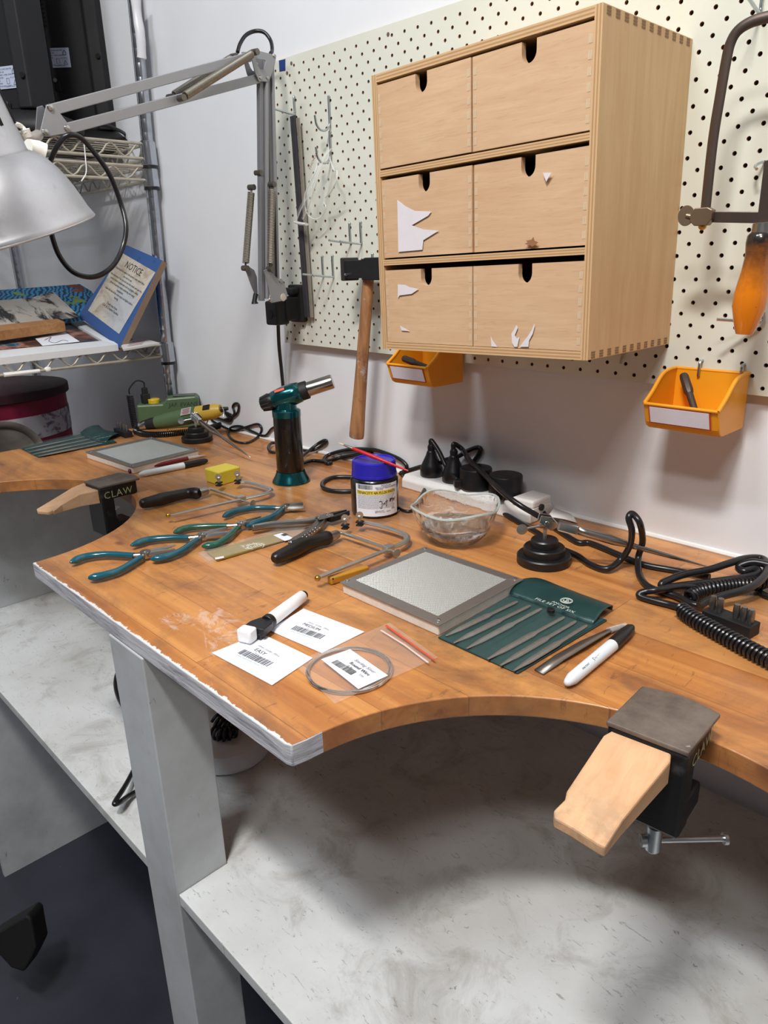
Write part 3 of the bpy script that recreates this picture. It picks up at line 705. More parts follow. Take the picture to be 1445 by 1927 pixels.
# ---- pliers
TEAL = M('0f5566', .22, 0, .12, .05, 60, .4); GREEN = M('1f5a4b', .25, 0, .12, .05, 60, .4)
def z3(l): return [(120 + u / 3.284, 850 + v / 3.284) for u, v in l]
def z4(l): return [(350 + u / 3.284, 900 + v / 3.284) for u, v in l]
def pliers(label, up_, lo_, joint, jaws, grip, jr=.0032, blunt=False):
    J = T(*joint, .008); r = root('pliers', (J.x, J.y, 0), label, 'pliers', 'coated jewellery pliers')
    HR_ = M('a8a6a2', .3, 1, .25, .1)
    for k, h in enumerate((up_, lo_)):
        P = [T(u, v, .0075) for u, v in h]; n = len(P); Q = spl(P, 6); m_ = len(Q)
        rr = [.0058 * min(1, .35 + 4 * i / m_) * (1 - .25 * i / m_) for i in range(m_)]
        rr[0] = .0016
        hd = mk('grip', MB().tube(Q, rr, 14, flat=.85), grip, r)
        e = Q[-1]; mk('shank', MB().tube([e - (Q[-1] - Q[-3]) * .5, e.lerp(J, .5), J], [.0035, .0036, .0042], 10, flat=.8), HR_, r)
    d = (T(*jaws[0], .008) - J).normalized()
    mb = MB(); mb.lathe([(.0066, -.0042), (.0070, -.003), (.0070, .003), (.0064, .0042), (.0026, .0044), (.0024, .0052), (.0000001, .0054)], Matrix.Translation(J)); mk('pivot', mb, STEEL, r, smooth=30)
    for k, jw in enumerate(jaws):
        E = T(*jw, .008); sd = d.cross(UP) * (.0022 if k else -.0022)
        if blunt: pts = [J + sd, J.lerp(E, .4) + sd * 1.2, E + sd]; rr = [.0045, .0055, .0034]
        else: pts = [J + sd, J.lerp(E, .45) + sd, E]; rr = [.0045, .0036, .0011]
        mk('jaw', MB().tube(pts, rr, 8, flat=.85), HR_, r, smooth=25)
    return r
pliers('teal-handled pliers spread open, frontmost of the four coated pliers', z3([(40, 685), (130, 650), (260, 634), (435, 642)]), z3([(150, 780), (240, 765), (350, 730), (475, 655)]), z3([(505, 632)])[0], z3([(690, 578), (686, 600)]), TEAL)
pliers('teal-handled pliers with square head, second from the front', z3([(415, 580), (520, 545), (650, 532), (775, 532)]), z3([(535, 662), (620, 652), (720, 615), (822, 545)]), z3([(860, 520)])[0], z3([(1008, 478), (1012, 500)]), TEAL, blunt=True)
pliers('green-handled pliers between two teal-handled pliers', z3([(680, 502), (760, 472), (880, 460), (1010, 457)]), z3([(852, 585), (940, 572), (1010, 530), (1072, 470)]), z3([(1100, 450)])[0], z3([(1218, 402), (1222, 412)]), GREEN)
pliers('teal-handled side cutters, the rearmost coated pair beside the silver pliers', z3([(983, 402), (1060, 368), (1180, 347), (1310, 347)]), z3([(1128, 462), (1220, 428), (1290, 400), (1352, 352)]), z3([(1372, 345)])[0], z4([(722, 158), (724, 178)]), TEAL, blunt=True)
# parallel pliers
J = T(*z4([(850, 255)])[0], .010); r = root('parallel_pliers', (J.x, J.y, 0), 'silver parallel-action pliers with hollow metal handles and black jaws', 'pliers')
ST2 = M('9b9a98', .35, 1, .3, .15)
def chan(pts, wd, z=.010):
    P = spl([T(u, v, z) for u, v in z4(pts)], 6); n = len(P); mb = MB()
    g = []
    for i, p in enumerate(P):
        t = (P[min(i+1, n-1)] - P[max(i-1, 0)]).normalized(); x = t.cross(UP); ww = wd * (.35 + .65 * min(1, i / n * 5))
        g.append([p + x * ww * a + UP * zz for a, zz in ((-.75, -.004), (-1, .0), (-.8, .0035), (-.3, .0015), (.3, .0015), (.8, .0035), (1, 0), (.75, -.004))])
    mb.sheet(g); return mb
mk('handle', chan([(408, 308), (520, 290), (640, 280), (760, 270), (850, 250)], .0052), ST2, r, smooth=60, solid=.0008)
hd = mk('handle', chan([(640, 405), (700, 375), (765, 335), (815, 290), (850, 250)], .0062), ST2, r, smooth=60, solid=.0008)
mb = MB()
for k in range(8):
    for dx in (-.002, .002):
        u, v = 700 + k * 16, 385 - k * 11; p = T(*z4([(u, v)])[0], .0125); mb.ball(p + V((dx, dx, 0)), .0012, 8)
mk('raised_dots', mb, CHROME, hd)
m = fr(J, T(*z4([(980, 215)])[0], .01) - J)
mk('pivot_plate', MB().prism([(-.012, -.006), (.012, -.009), (.017, 0), (.012, .008), (-.008, .008)], .0013, m, z0=.0035), ST2, r, smooth=0, bev=.0004)
for dx, dy in ((-.006, .003), (.008, -.004), (.010, .004)): mk('rivet', MB().lathe([(.0022, 0), (.0018, .0012), (.0000001, .0014)], m @ Matrix.Translation(V((dx, dy, .0047)))), CHROME, r)
JB = M('2d2d30', .4, .7, .3, .2)
mk('jaw', MB().prism([(.004, .0012), (.006, .009), (.022, .009), (.044, .0035), (.044, .0012)], .007, m, z0=-.0035), JB, r, smooth=0, bev=.0006)
mk('jaw', MB().prism([(.004, -.0012), (.006, -.010), (.022, -.010), (.044, -.0050), (.044, -.0026)], .007, m, z0=-.0035), JB, r, smooth=0, bev=.0006)
# ---- saw blade packet
q = z4([(75, 480), (700, 250), (745, 290), (670, 380), (140, 527)])
r = root('saw_blade_packet', T(*q[4]), 'gold and white packet of saw blades lettered SUPER PIKE', 'packet')
mb = MB(); mb.slab(Ts(z4([(130, 463), (590, 338), (668, 372), (195, 512)]), .0012), UP, .0022); 
s = NT('gold_card'); n = s.noise(s.co, 60, 3); s.base(s.mix(n, '7d6a2a', 'a18c45')); s.set(.5, 0); GOLD = s.m
mk('printed_insert', mb, GOLD, r, smooth=0)
mb = MB(); mb.slab(Ts(z4([(540, 352), (592, 338), (668, 372), (610, 388)]), .0036), UP, .0002); mk('white_label', mb, PAPER, r, smooth=0)
mb = MB(); barcode(mb, .008, .008, 0, 0, TF(*z4([(585, 350)])[0], *z4([(625, 367)])[0], .0040)); mk('barcode', mb, INK, r, smooth=0)
mb = MB(); m = TF(*z4([(480, 400)])[0], *z4([(300, 443)])[0], .0038)
mb.text('SUPER', .0105, m, 'LEFT'); mb.text('PIKE', .0105, m @ Matrix.Translation(V((.010, -.0095, 0))))
mb.text('S', .016, TF(*z4([(455, 395)])[0], *z4([(275, 438)])[0], .0038) @ Matrix.Translation(V((.001, .002, 0))))
c = T(*z4([(432, 420)])[0], .0038); mb.tube([c + V((.0105 * math.cos(a_), .0105 * math.sin(a_), 0)) for a_ in [.3 + 5 * i / 24 for i in range(25)]], .0004, 5)
mk('lettering', mb, M('e9e6d8', .5), r, smooth=0)
mb = MB(); mb.slab(Ts(z4([(178, 492), (232, 482), (236, 492), (182, 503)]), .0036), UP, .0003); mk('price_sticker', mb, M('f4e6e6', .7), r, smooth=0)
mb = MB(); A = Ts(z4([(75, 480), (140, 527), (680, 385), (762, 300), (710, 248), (590, 325)]), 0)
mb.slab([p + UP * .0042 for p in A], UP, .0002); mb.slab([p + UP * .0004 for p in A], UP, .0002)
mk('plastic_sleeve', mb, film('packet_film', .08, 'f4f2ee', .08), r, smooth=0)
# ---- jewellers saws
NK = M('c6c2ba', .32, .8, .3, .1)
def saw(label, hpts, ferr, arm, rod, ball, U, cl1, cl2, wing, grp='jewellers saws', zc=.011):
    c = T(*arm[0]); r = root('jewellers_saw', c, label, 'saw', grp)
    P = spl([T(u, v, zc) for u, v in hpts], 6); n = len(P)
    prof = [(0, .0045), (.02, .0068), (.12, .0082), (.35, .0100), (.6, .0085), (.72, .0082), (.9, .0098), (1, .0075)]
    def rad(t):
        for (a, ra_), (b, rb) in zip(prof, prof[1:]):
            if t <= b: return ra_ + (rb - ra_) * (t - a) / (b - a)
        return prof[-1][1]
    s_ = M('171413', .35, 0, .3, .3, 30)
    mk('handle', MB().tube(P, [rad(i / (n-1)) for i in range(n)], 24), s_, r)
    F = [T(u, v, zc) for u, v in ferr]; mk('ferrule', MB().tube([F[0] - (F[1] - F[0]) * .3, F[0], F[1], F[1] + (F[1] - F[0]).normalized() * .001], [.0066, .0068, .0058, .004], 20), STEEL, r)
    mb = MB(); A = [T(u, v, zc) for u, v in arm]; mb.tube([F[1], A[0]], .0028, 10)
    for a, b in zip(A, A[1:]): mb.rod(a, b, .0045, .0035)
    mk('frame_arm', mb, NK, r, smooth=0, bev=.0006)
    R_0, R_1 = T(*rod[0], zc + .003), T(*rod[1], zc + .003)
    mk('sliding_bar', MB().rod(R_0, R_1, .0055, .0030), NK, r, smooth=0, bev=.0006)
    mk('brass_stop', MB().ball(T(*ball, zc + .002), .0036, 14), BRASS, r)
    Q = spl([T(u, v, zc) for u, v in U], 6); mk('frame_bow', MB().tube(Q, .0044, 8, flat=.45), NK, r, smooth=50)
    e = Q[0]; mk('slide_block', MB().box((0, 0, .001), (.014, .010, .010), fr(T(*rod[1], zc), R_1 - R_0)), NK, r, smooth=0, bev=.0012)
    for (u, v, u2, v2) in (cl1, cl2):
        b = T(u, v, zc - .003); ztop = ZV(b.x, b.y, v2)
        mb = MB(); mb.box((b.x, b.y, zc), (.009, .009, .0022), rz=.5); mb.box((b.x, b.y, zc + .0045), (.010, .008, .0022), rz=.5); mk('blade_clamp', mb, BLACKM, r, smooth=0, bev=.0005)
        mb = MB(); hh_ = max(.018, ztop - zc); mb.lathe([(.0022, 0), (.0022, hh_ * .25), (.0034, hh_ * .3), (.0030, hh_ * .42), (.0012, hh_ * .46)], Matrix.Translation(V((b.x, b.y, zc + .005))))
        mm = Matrix.Translation(V((b.x, b.y, zc + hh_ * .72))) @ Matrix.Rotation(_a + .35 * (1 if (u2 > u) else 0), 4, 'Z') @ Matrix.Rotation(PI/2, 4, 'X')
        mb.prism([(.0052 * math.cos(k), hh_ * .26 * math.sin(k)) for k in [2*PI*i/20 for i in range(20)]], .0012, mm, z0=-.0006); mk('thumb_screw', mb, NK, r, smooth=40)
    p = T(*wing, zc); mb = MB(); mb.cyl(e, p, .0016); d = (p - e).normalized()
    mb.lathe([(.0000001, 0), (.0055, .0004), (.0055, .0012), (.0000001, .0016)], fr(p, d.cross(UP), d)); mk('wing_screw', mb, NK, r, smooth=40)
    return r
def z2(l): return [(230 + u / 4.817, 690 + v / 4.817) for u, v in l]
saw('black-handled jewellers saw lying in front of the yellow wax block', z2([(160, 1245), (300, 1215), (450, 1178), (600, 1148), (700, 1150)]), z2([(715, 1140), (770, 1125)]), z2([(800, 1108), (1070, 1200)]), z2([(440, 1348), (1075, 1205)]), z2([(415, 1348)])[0],
    z2([(1060, 1205), (1180, 1180), (1300, 1150), (1345, 1120), (1300, 1092), (1200, 1062), (1120, 1045), (1060, 1050)]), z2([(880, 1090)])[0] + z2([(870, 968)])[0], z2([(1050, 1070)])[0] + z2([(1048, 940)])[0], z2([(1180, 1240)])[0])
saw('black-handled jewellers saw beside the near soldering board', z4([(540, 500), (640, 455), (740, 408), (830, 380), (890, 362)]), z4([(898, 360), (935, 345)]), z4([(955, 335), (1240, 432)]), z4([(825, 610), (1250, 440)]), z4([(812, 618)])[0],
    z4([(1245, 435), (1310, 415), (1355, 390), (1365, 360), (1330, 335), (1240, 305), (1130, 278), (1085, 272)]), z4([(985, 320)])[0] + z4([(985, 222)])[0], z4([(1075, 300)])[0] + z4([(1075, 205)])[0], z4([(1300, 462)])[0])
# ---- brass-coloured stick under the soldering board
mb = MB(); a, b = T(*z4([(885, 632)])[0], .005), T(*z4([(1120, 560)])[0], .005)
mb.rod(a, b, .009, .009); st = mk('wooden_stick', mb, M('c08a2c', .35, 0, .25, .1), smooth=0, bev=.0015, label='golden square stick lying behind the near soldering board', cat='stick')
mk('hole', MB().cyl(T(*z4([(908, 622)])[0], .0094), T(*z4([(908, 622)])[0], .0099), .0011), DRK, st)
# ---- dark red stick
r = root('red_pencil', T(300, 874), 'dark red stick with clear tip between far soldering board and marker', 'pencil')
a, b, e = T(242, 887, .004), T(353, 862.5, .004), T(386, 857, .003)
mk('shaft', MB().tube([a, a + (b - a) * .01, b], [.003, .0040, .0038], 16), M('6e1c2c', .3), r)
mk('clear_tip', MB().tube([b, b.lerp(e, .6), e], [.0034, .003, .0010], 12), M('b9aaa4', .3, 0, .1, 0), r)
# ---- yellow wax block
hz = ZV(*T(407, 915.5).to_2d(), 889.3)
top = Ts([(383.6, 881), (410.6, 889.3), (452, 877.9), (426, 870.6)], hz); cc_ = sum(top, V()) / 4
mb = MB(); bt = [V((p.x, p.y, 0)).lerp(V((cc_.x, cc_.y, 0)), .05) for p in top]
mb.add(bt + top, [(0, 3, 2, 1), (4, 5, 6, 7), (0, 1, 5, 4), (1, 2, 6, 5), (2, 3, 7, 6), (3, 0, 4, 7)])
wx = M('d8c43c', .45, 0, .12, .2, 80); mk('wax_block', mb, wx, smooth=0, bev=.002, label='yellow beeswax block behind the left jewellers saw', cat='wax block')
# ---- torch
tx, ty = -.972, .715; tz = lambda v: ZV(tx, ty, v)
cr = V((.698, .715, 0)).normalized()
r = root('blow_torch', (tx, ty, 0), 'teal and black butane blow torch standing upright with chrome nozzle', 'torch')
TQ = M('0d5a60', .18, .75, .1, .02, 60, .6); o0 = Matrix.Translation(V((tx, ty, 0)))
zb, zc_ = tz(893), tz(772)
mk('base', MB().lathe([(.0315, 0), (.0325, .0015), (.0315, .0045), (.0268, .012), (.0240, .020), (.0232, zb + .004)], o0, 48), TQ, r)
mk('body', MB().lathe([(.0228, zb - .002), (.0232, zb), (.0228, zc_ - .012), (.0226, zc_ - .009)], o0, 48), M('120e0d', .25, 0, .1, 0, 60, .3), r)
mk('collar', MB().lathe([(.0226, zc_ - .0105), (.0236, zc_ - .010), (.0238, zc_), (.0215, zc_ + .002), (.0180, zc_ + .003)], o0, 48), TQ, r)
hd = cr * .95 + UP * .28; hd.normalize(); hc = V((tx, ty, zc_ + .023)) + cr * .002
mb = MB(); P = [V((tx, ty, zc_ + .001)), V((tx, ty, zc_ + .012)), V((tx, ty, zc_ + .024)) + cr * .001]
mb.tube(P, [.0185, .0168, .016], 28, up=cr)
a0 = hc - hd * .025; mb.tube([a0, a0 + hd * .002, hc - hd * .005, hc + hd * .012, hc + hd * .024, hc + hd * .0255], [.0125, .0150, .0180, .0180, .0165, .014], 32)
mk('head', mb, TQ, r, smooth=60)
mb = MB(); k0 = a0 - hd * .0005; Q = []; rr = []
mb.tube([k0 + hd * .002, k0 - hd * .004, k0 - hd * .017, k0 - hd * .020], [.0138, .0140, .0112, .008], 24)
for i in range(12):
    an = 2 * PI * i / 12; m_ = fr(k0, hd); mb.tube([m_ @ V((-.003, .0138 * math.cos(an), .0138 * math.sin(an))), m_ @ V((-.018, .011 * math.cos(an), .011 * math.sin(an)))], .0013, 6)
mk('gas_knob', mb, BLACK, r, smooth=50)
n0 = hc + hd * .0255; mb = MB(); mb.tube([n0 - hd * .002, n0 - hd*.001, n0 + hd * .011, n0 + hd * .012], [.0142, .0152, .0150, .0135], 28); mk('nozzle_ring', mb, BLACKM, r)
n1 = n0 + hd * .011; mb = MB(); mb.tube([n1, n1 + hd * .042, n1 + hd * .044, n1 + hd * .044, n1 + hd * .02], [.0118, .0118, .0112, .0098, .0098], 32, cap=False); mb.tube([n1 + hd * .018, n1 + hd * .020], .0098, 20); mk('nozzle', mb, M('b8b2aa', .2, 1, .2, .05), r, smooth=50)
p = hc - hd * .010 + UP * .0140 + cr.cross(UP) * .0102; mk('red_badge', MB().box((0, 0, .0012), (.017, .005, .0015), fr(p, hd, UP + cr.cross(UP) * .75)), M('e2604a', .4), r, smooth=0, bev=.0006)
# ---- flux jar
jx, jy = -.748, .700; zl = ZV(jx + .0245, jy - .0235, 905); zt_ = ZV(jx + .0225, jy - .0215, 874); o0 = Matrix.Translation(V((jx, jy, 0)))
r = root('flux_jar', (jx, jy, 0), 'black jar of flux paste with blue screw lid and white label', 'jar')
mk('jar_body', MB().lathe([(.030, 0), (.0335, .0015), (.0350, .004), (.0350, zl - .005), (.0325, zl - .001), (.030, zl)], o0, 56), M('111114', .25, 0, .1, 0, 60, .3), r)
mb = MB(); 
for k in range(60):
    pass
def ribs(a, rr, z): return (rr + (.0004 if (zl + .004 < z < zt_ - .002 and int(a / (2 * PI) * 120) % 2) else 0), z)
mb.lathe([(.0318, zl - .001), (.0332, zl + .0005), (.0332, zl + .004), (.0322, zl + .0045), (.0318, zt_ - .0015), (.0300, zt_), (.0285, zt_ - .0008), (.0280, zt_ - .0018), (.0000001, zt_ - .0018)], o0, 120, ribs)
s = NT('blue_lid'); n = s.noise(s.co, 8, 2); s.base(s.mix(n, '1a1ca0', '2a24b4')); s.set(.28); mk('screw_lid', mb, s.m, r, smooth=35)
la = math.atan2(-.69, .72)      # towards the camera
def jb(R, z0): return lambda v: V((jx + R * math.cos(la + v.x / R), jy + R * math.sin(la + v.x / R), z0 + v.y))
def patch(x0, x1, z0, z1, R, n=24): 
    mb = MB(); f_ = jb(R, 0); mb.sheet([[f_(V((x0 + (x1 - x0) * i / n, z, 0))) for i in range(n + 1)] for z in (z0, z1)]); return mb
lb = mk('jar_label', patch(-.0300, .0400, .0045, zl - .0055, .03525), PAPER, r, smooth=180)
H_ = zl - .0125; mk('yellow_band', patch(-.028, .032, .007 + H_ * .66, .007 + H_ * .80, .03535), M('e6cf4a', .6), lb, smooth=180)
mb = MB(); b0 = jb(.03545, 0)
def jt(tx_, sz, x, z, **k):
    mb.text(tx_, sz, Matrix.Identity(4), bend=lambda v: jb(.03545, 0)(V((v.x + x, v.y + z, 0))), **k)
for d_ in (0, .00022): jt('TENACITY 4A FLUX PASTE', .0056, -.0272 + d_, .007 + H_ * .685, spacing=.92)
jt('POISON', .0044, .010, .007 + H_ * .92)
for k, tt in enumerate(('KEEP OUT OF REACH OF CHILDREN', 'READ SAFETY DIRECTIONS BEFORE OPENING', 'OR USING')): jt(tt, .0021, .001 + k * .001, .007 + H_ * (.885 - k * .033))
for k in range(11):
    jt('contains potassium fluoride borate flux for silver and steel joints apply'[k % 4:], .0021, -.027, .007 + H_ * (.62 - k * .042))
jt('BATCH No. 1F4721', .0030, .000, .007 + H_ * .06); jt('ITEM No. 8471', .0022, .000, .007 + H_ * .11); jt('250g', .0034, .026, .007 + H_ * .13)
rnd = random.Random(3); x = -.026
while x < -.003:
    b = rnd.choice((.0003, .0006, .0009)); f_ = jb(.0354, 0); z0_, z1_ = .007 + H_ * .84, .007 + H_ * .985
    mb.add([f_(V((x, z0_, 0))), f_(V((x + b, z0_, 0))), f_(V((x + b, z1_, 0))), f_(V((x, z1_, 0)))], [(0, 1, 2, 3)]); x += b + rnd.choice((.0003, .0006))
mk('printed_text', mb, INK, lb, smooth=0)
mb = MB(); f_ = jb(.0356, 0)
def scrib(l, w=.00035): mb.tube([f_(V((x, z, 0))) for x, z in spl([V((a, b, 0)) for a, b in l], 5) for x, z in [(x, z)]] if False else [f_(V((p.x, p.y, 0))) for p in spl([V((a, b, 0)) for a, b in l], 5)], w, 6)
hz0 = .007 + H_ * .30
scrib([(.006, hz0 + .006), (.010, hz0 + .0065), (.0105, hz0 + .001), (.009, hz0 - .004), (.007, hz0 - .002)]); scrib([(.012, hz0 + .004), (.0125, hz0 + .001), (.015, hz0 + .004), (.0155, hz0 + .001)])
scrib([(.018, hz0 + .008), (.0175, hz0), (.017, hz0 - .002)]); scrib([(.0155, hz0 + .005), (.020, hz0 + .006)])
scrib([(.0225, hz0 + .005), (.0255, hz0 + .008), (.0235, hz0 + .0085), (.0240, hz0 + .0045), (.0270, hz0 + .009), (.0285, hz0 + .0045), (.030, hz0 + .0085), (.0315, hz0 + .005), (.0345, hz0 + .009)])
mk('handwriting', mb, M('0c0c0e', .5, 0, 0, 0), lb)
# ---- paint brush resting on the lid
r = root('paint_brush', (jx, jy, zt_), 'thin red paint brush resting across the blue jar lid', 'paint brush')
pa = D(770, 886, .985); pm = V((jx, jy, zt_ + .0035)) + V((.0, 0, 0))
def onlid(u, v, z): return T(u, v, z)
A, B = T(664, 844, zt_ + .016), T(768, 886, zt_ - .006)
mk('handle', MB().tube([A, A.lerp(B, .12), A.lerp(B, .35), B.lerp(A, .02), B], [.0022, .0025, .0030, .0013, .0008], 14), M('c2202a', .25, 0, .05, 0), r)
d = (A - B).normalized(); mk('ferrule', MB().tube([A, A + d * .010, A + d * .016], [.0023, .0022, .0015], 14, flat=.8), STEEL, r)
mk('bristles', MB().tube([A + d * .016, A + d * .021, A + d * .025], [.0015, .0017, .0006], 10, flat=.6), M('d8c49a', .8), r)
# ---- glass bowl
bx, by = -.586, .692
r = root('glass_bowl', (bx, by, 0), 'clear wavy glass bowl half filled with water', 'bowl')
o0 = Matrix.Translation(V((bx, by, 0)))
def wv(k):
    def f(a, rr, z):
        q = (z / .05) ** 1.5; return (rr * (1 + .045 * q * math.cos(4 * (a + .35))), z + .0030 * q * math.cos(4 * (a + .35)))
    return f
pr_ = [(.0000001, .0005), (.026, .0005), (.034, .003), (.044, .014), (.052, .030), (.057, .047), (.0585, .0495), (.0560, .0500), (.0535, .047), (.0485, .030), (.0405, .0150), (.031, .0058), (.0000001, .0050)]
mb = MB().lathe(pr_, o0, 64, wv(0)); s = NT('bowl_glass'); s.base('ffffff'); s.set(.03); s.b.inputs['Transmission Weight'].default_value = 1; s.b.inputs['IOR'].default_value = 1.25
n = s.noise(s.map((1, 1, .4)), 60, 2, .5, 1.5); s.bump(n, .35, .002); mk('bowl_wall', mb, s.m, r, smooth=60)
s = NT('pressed_glass_sheen'); s.base('f4fbf8'); s.set(.15); n = s.noise(s.map((1, 1, .35)), 70, 3, .6, 1.6)  # whitish film: frosted ripples, with the room's white reflections painted in
s.put(s.b.inputs['Alpha'], s.math('MULTIPLY_ADD', s.ramp(n, [(.48, 0.), (.66, 1.)]), .22, .05))
mk('pressed_sheen', MB().lathe([(.0265, .0003), (.0345, .0028), (.0445, .0138), (.0525, .0298), (.0575, .0465)], o0, 64, wv(0)), s.m, r, smooth=180).data.polygons
mb = MB(); mb.tube([V((bx, by, 0)) + V(((.0575 * (1 + .045 * math.cos(4 * (a + .35)))) * math.cos(a), (.0575 * (1 + .045 * math.cos(4 * (a + .35)))) * math.sin(a), .0492 + .0030 * math.cos(4 * (a + .35)))) for a in [2*PI*i/72 for i in range(72)]], .0017, 8, closed=True)
mk('rim', mb, film('bowl_rim_highlight', .45, 'e4f2ec', .08, 0), r)  # pale greenish film along the glass edge, its highlight painted in
mk('water', MB().lathe([(.0000001, .0052), (.0308, .0060), (.0402, .0152), (.0445, .0215), (.0452, .0222), (.0000001, .0218)], o0, 64, wv(0)), glass('water', 'f6fbff', .0, 1.33), r, smooth=60)
# ---- helping hands
def clamp_tw(r, c, zt, P1, P2, wd, L):
    """jointed chrome clip on the post and a pair of cross-lock tweezers reaching from P1 to P2"""
    top = V((c.x, c.y, zt))
    mk('post', MB().cyl(top - UP * .001, top + UP * .012, .0024), ZINC, r)
    n = cr
    mb = MB(); m = Matrix.Translation(top + UP * .022) @ fr((0, 0, 0), cr).to_4x4() @ Matrix.Rotation(.5, 4, 'Y')
    mb.prism([(-.008, -.004), (.010, -.006), (.016, .004), (.002, .009), (-.010, .005)], .002, m @ Matrix.Rotation(PI/2, 4, 'X'), z0=.004); mb.prism([(-.008, -.004), (.010, -.006), (.016, .004), (.002, .009), (-.010, .005)], .002, m @ Matrix.Rotation(PI/2, 4, 'X'), z0=-.006)
    mb.cyl(m @ V((.0, -.008, .0)), m @ V((0, .008, 0)), .0028, seg=14); mk('ball_joint', mb, CHROME, r, smooth=30, bev=.0004)
    mb = MB(); a = top + UP * .018; mb.cyl(a, a - cr * .018 - UP * .004 + V((-.004, -.008, 0)), .0018); e = a - cr * .02 - UP * .004 + V((-.004, -.008, 0))
    mb.lathe([(.0000001, 0), (.0065, .0006), (.0065, .0018), (.0000001, .0024)], fr(e, UP, V((.6, -.6, .4)))); mk('wing_nut', mb, ZINC, r, smooth=40)
    d = (P2 - P1).normalized(); x = d.cross(UP).normalized()
    mb = MB(); mb.rod(P1 - d * .014, P1 + d * .010, .010, .012); mk('clip_socket', mb, CHROME, r, smooth=0, bev=.002)
    LL = (P2 - P1).length
    for sg in (1, -1):
        mb = MB(); g = []
        for t_, off, ww in ((0, .001, .5), (.12, .0035, .5), (.30, .005, .5), (.46, .0002, .42), (.5, -.0012, .35), (.7, .0014 * -1, .26), (.9, -.0006, .14), (1, -.0001, .06)):
            p = P1 + d * (LL * t_) + x * off * sg; hw_ = wd * ww; g.append([p + UP * hw_, p - UP * hw_])
        mb.sheet(g); mk('tweezer_arm', mb, M('a5a3a0', .3, 1, .2, .1), r, smooth=60, solid=.0010)
def base3(r, c):
    mb = MB(); mb.lathe([(.0315, 0), (.0325, .001), (.0325, .0095), (.0310, .011), (.0250, .011), (.0250, .0195), (.0238, .021), (.0165, .021), (.0165, .029), (.0152, .0305), (.0000001, .0305)], Matrix.Translation(V((c.x, c.y, 0))), 56)
    mk('stepped_base', mb, BLACK, r, smooth=35)
c = V((-.457, .706, 0)); r = root('helping_hand', c, 'stepped black base with chrome clip and tweezers beside the glass bowl', 'helping hand', 'helping hands'); base3(r, c)
clamp_tw(r, c, .0305, T(1072, 994, .052), T(1334, 1067, .006), .0085, 0)
c = T(365, 836) + V((-.72, .69, 0)) * .030; r = root('helping_hand', c, 'stepped black base with chrome clip and tweezers in front of the rotary tool', 'helping hand', 'helping hands'); base3(r, c)
clamp_tw(r, c, .0305, T(371, 789.6, .058), T(472, 861, .010), .0065, 0)
# ================================================================== bench pegs (clamp with anvil plate and wooden pin)
s = NT('worn_anvil_iron'); n = s.noise(s.co, 28, 6, .7); n2 = s.noise(s.map((1, 1, 1), loc=(.31, .2, .1)), 55, 4, .55)
c = s.mix(s.ramp(n, [(.35, 0.), (.7, 1.)]), '7f746a', '5c5048'); c = s.mix(s.ramp(n2, [(.66, 0.), (.70, 1.)]), c, 'a9a6a2'); s.base(c); s.set(s.math('MULTIPLY_ADD', n, .25, .38), .3); s.bump(n, .2, .0006); ANV = s.m; 
s = NT('black_cast_iron'); n = s.noise(s.co, 220, 3); n2 = s.noise(s.co, 30, 4)
s.base(s.mix(s.ramp(n2, [(.62, 0.), (.75, 1.)]), '121213', '3a3a3a')); s.set(.45); s.bump(n, .35, .0006); IRON = s.m
s = NT('pin_wood'); g = s.noise(s.map((60, 4, 60)), 2, 4, .6, .5); n = s.noise(s.co, 40, 6, .7)
c = s.mix(s.ramp(g, [(.3, 0.), (.7, 1.)]), 'cf9f76', 'dfb48b'); X = s.xyz(); tip = s.math('MULTIPLY', s.ramp(n, [(.42, 0.), (.6, 1.)]), s.ramp(s.math('MULTIPLY', X[1], -10), [(.35, 0.), (.9, .6)]))
c = s.mix(tip, c, '8c7a68'); s.base(c); s.set(.65); s.bump(n, .3, .001); PIN = s.m
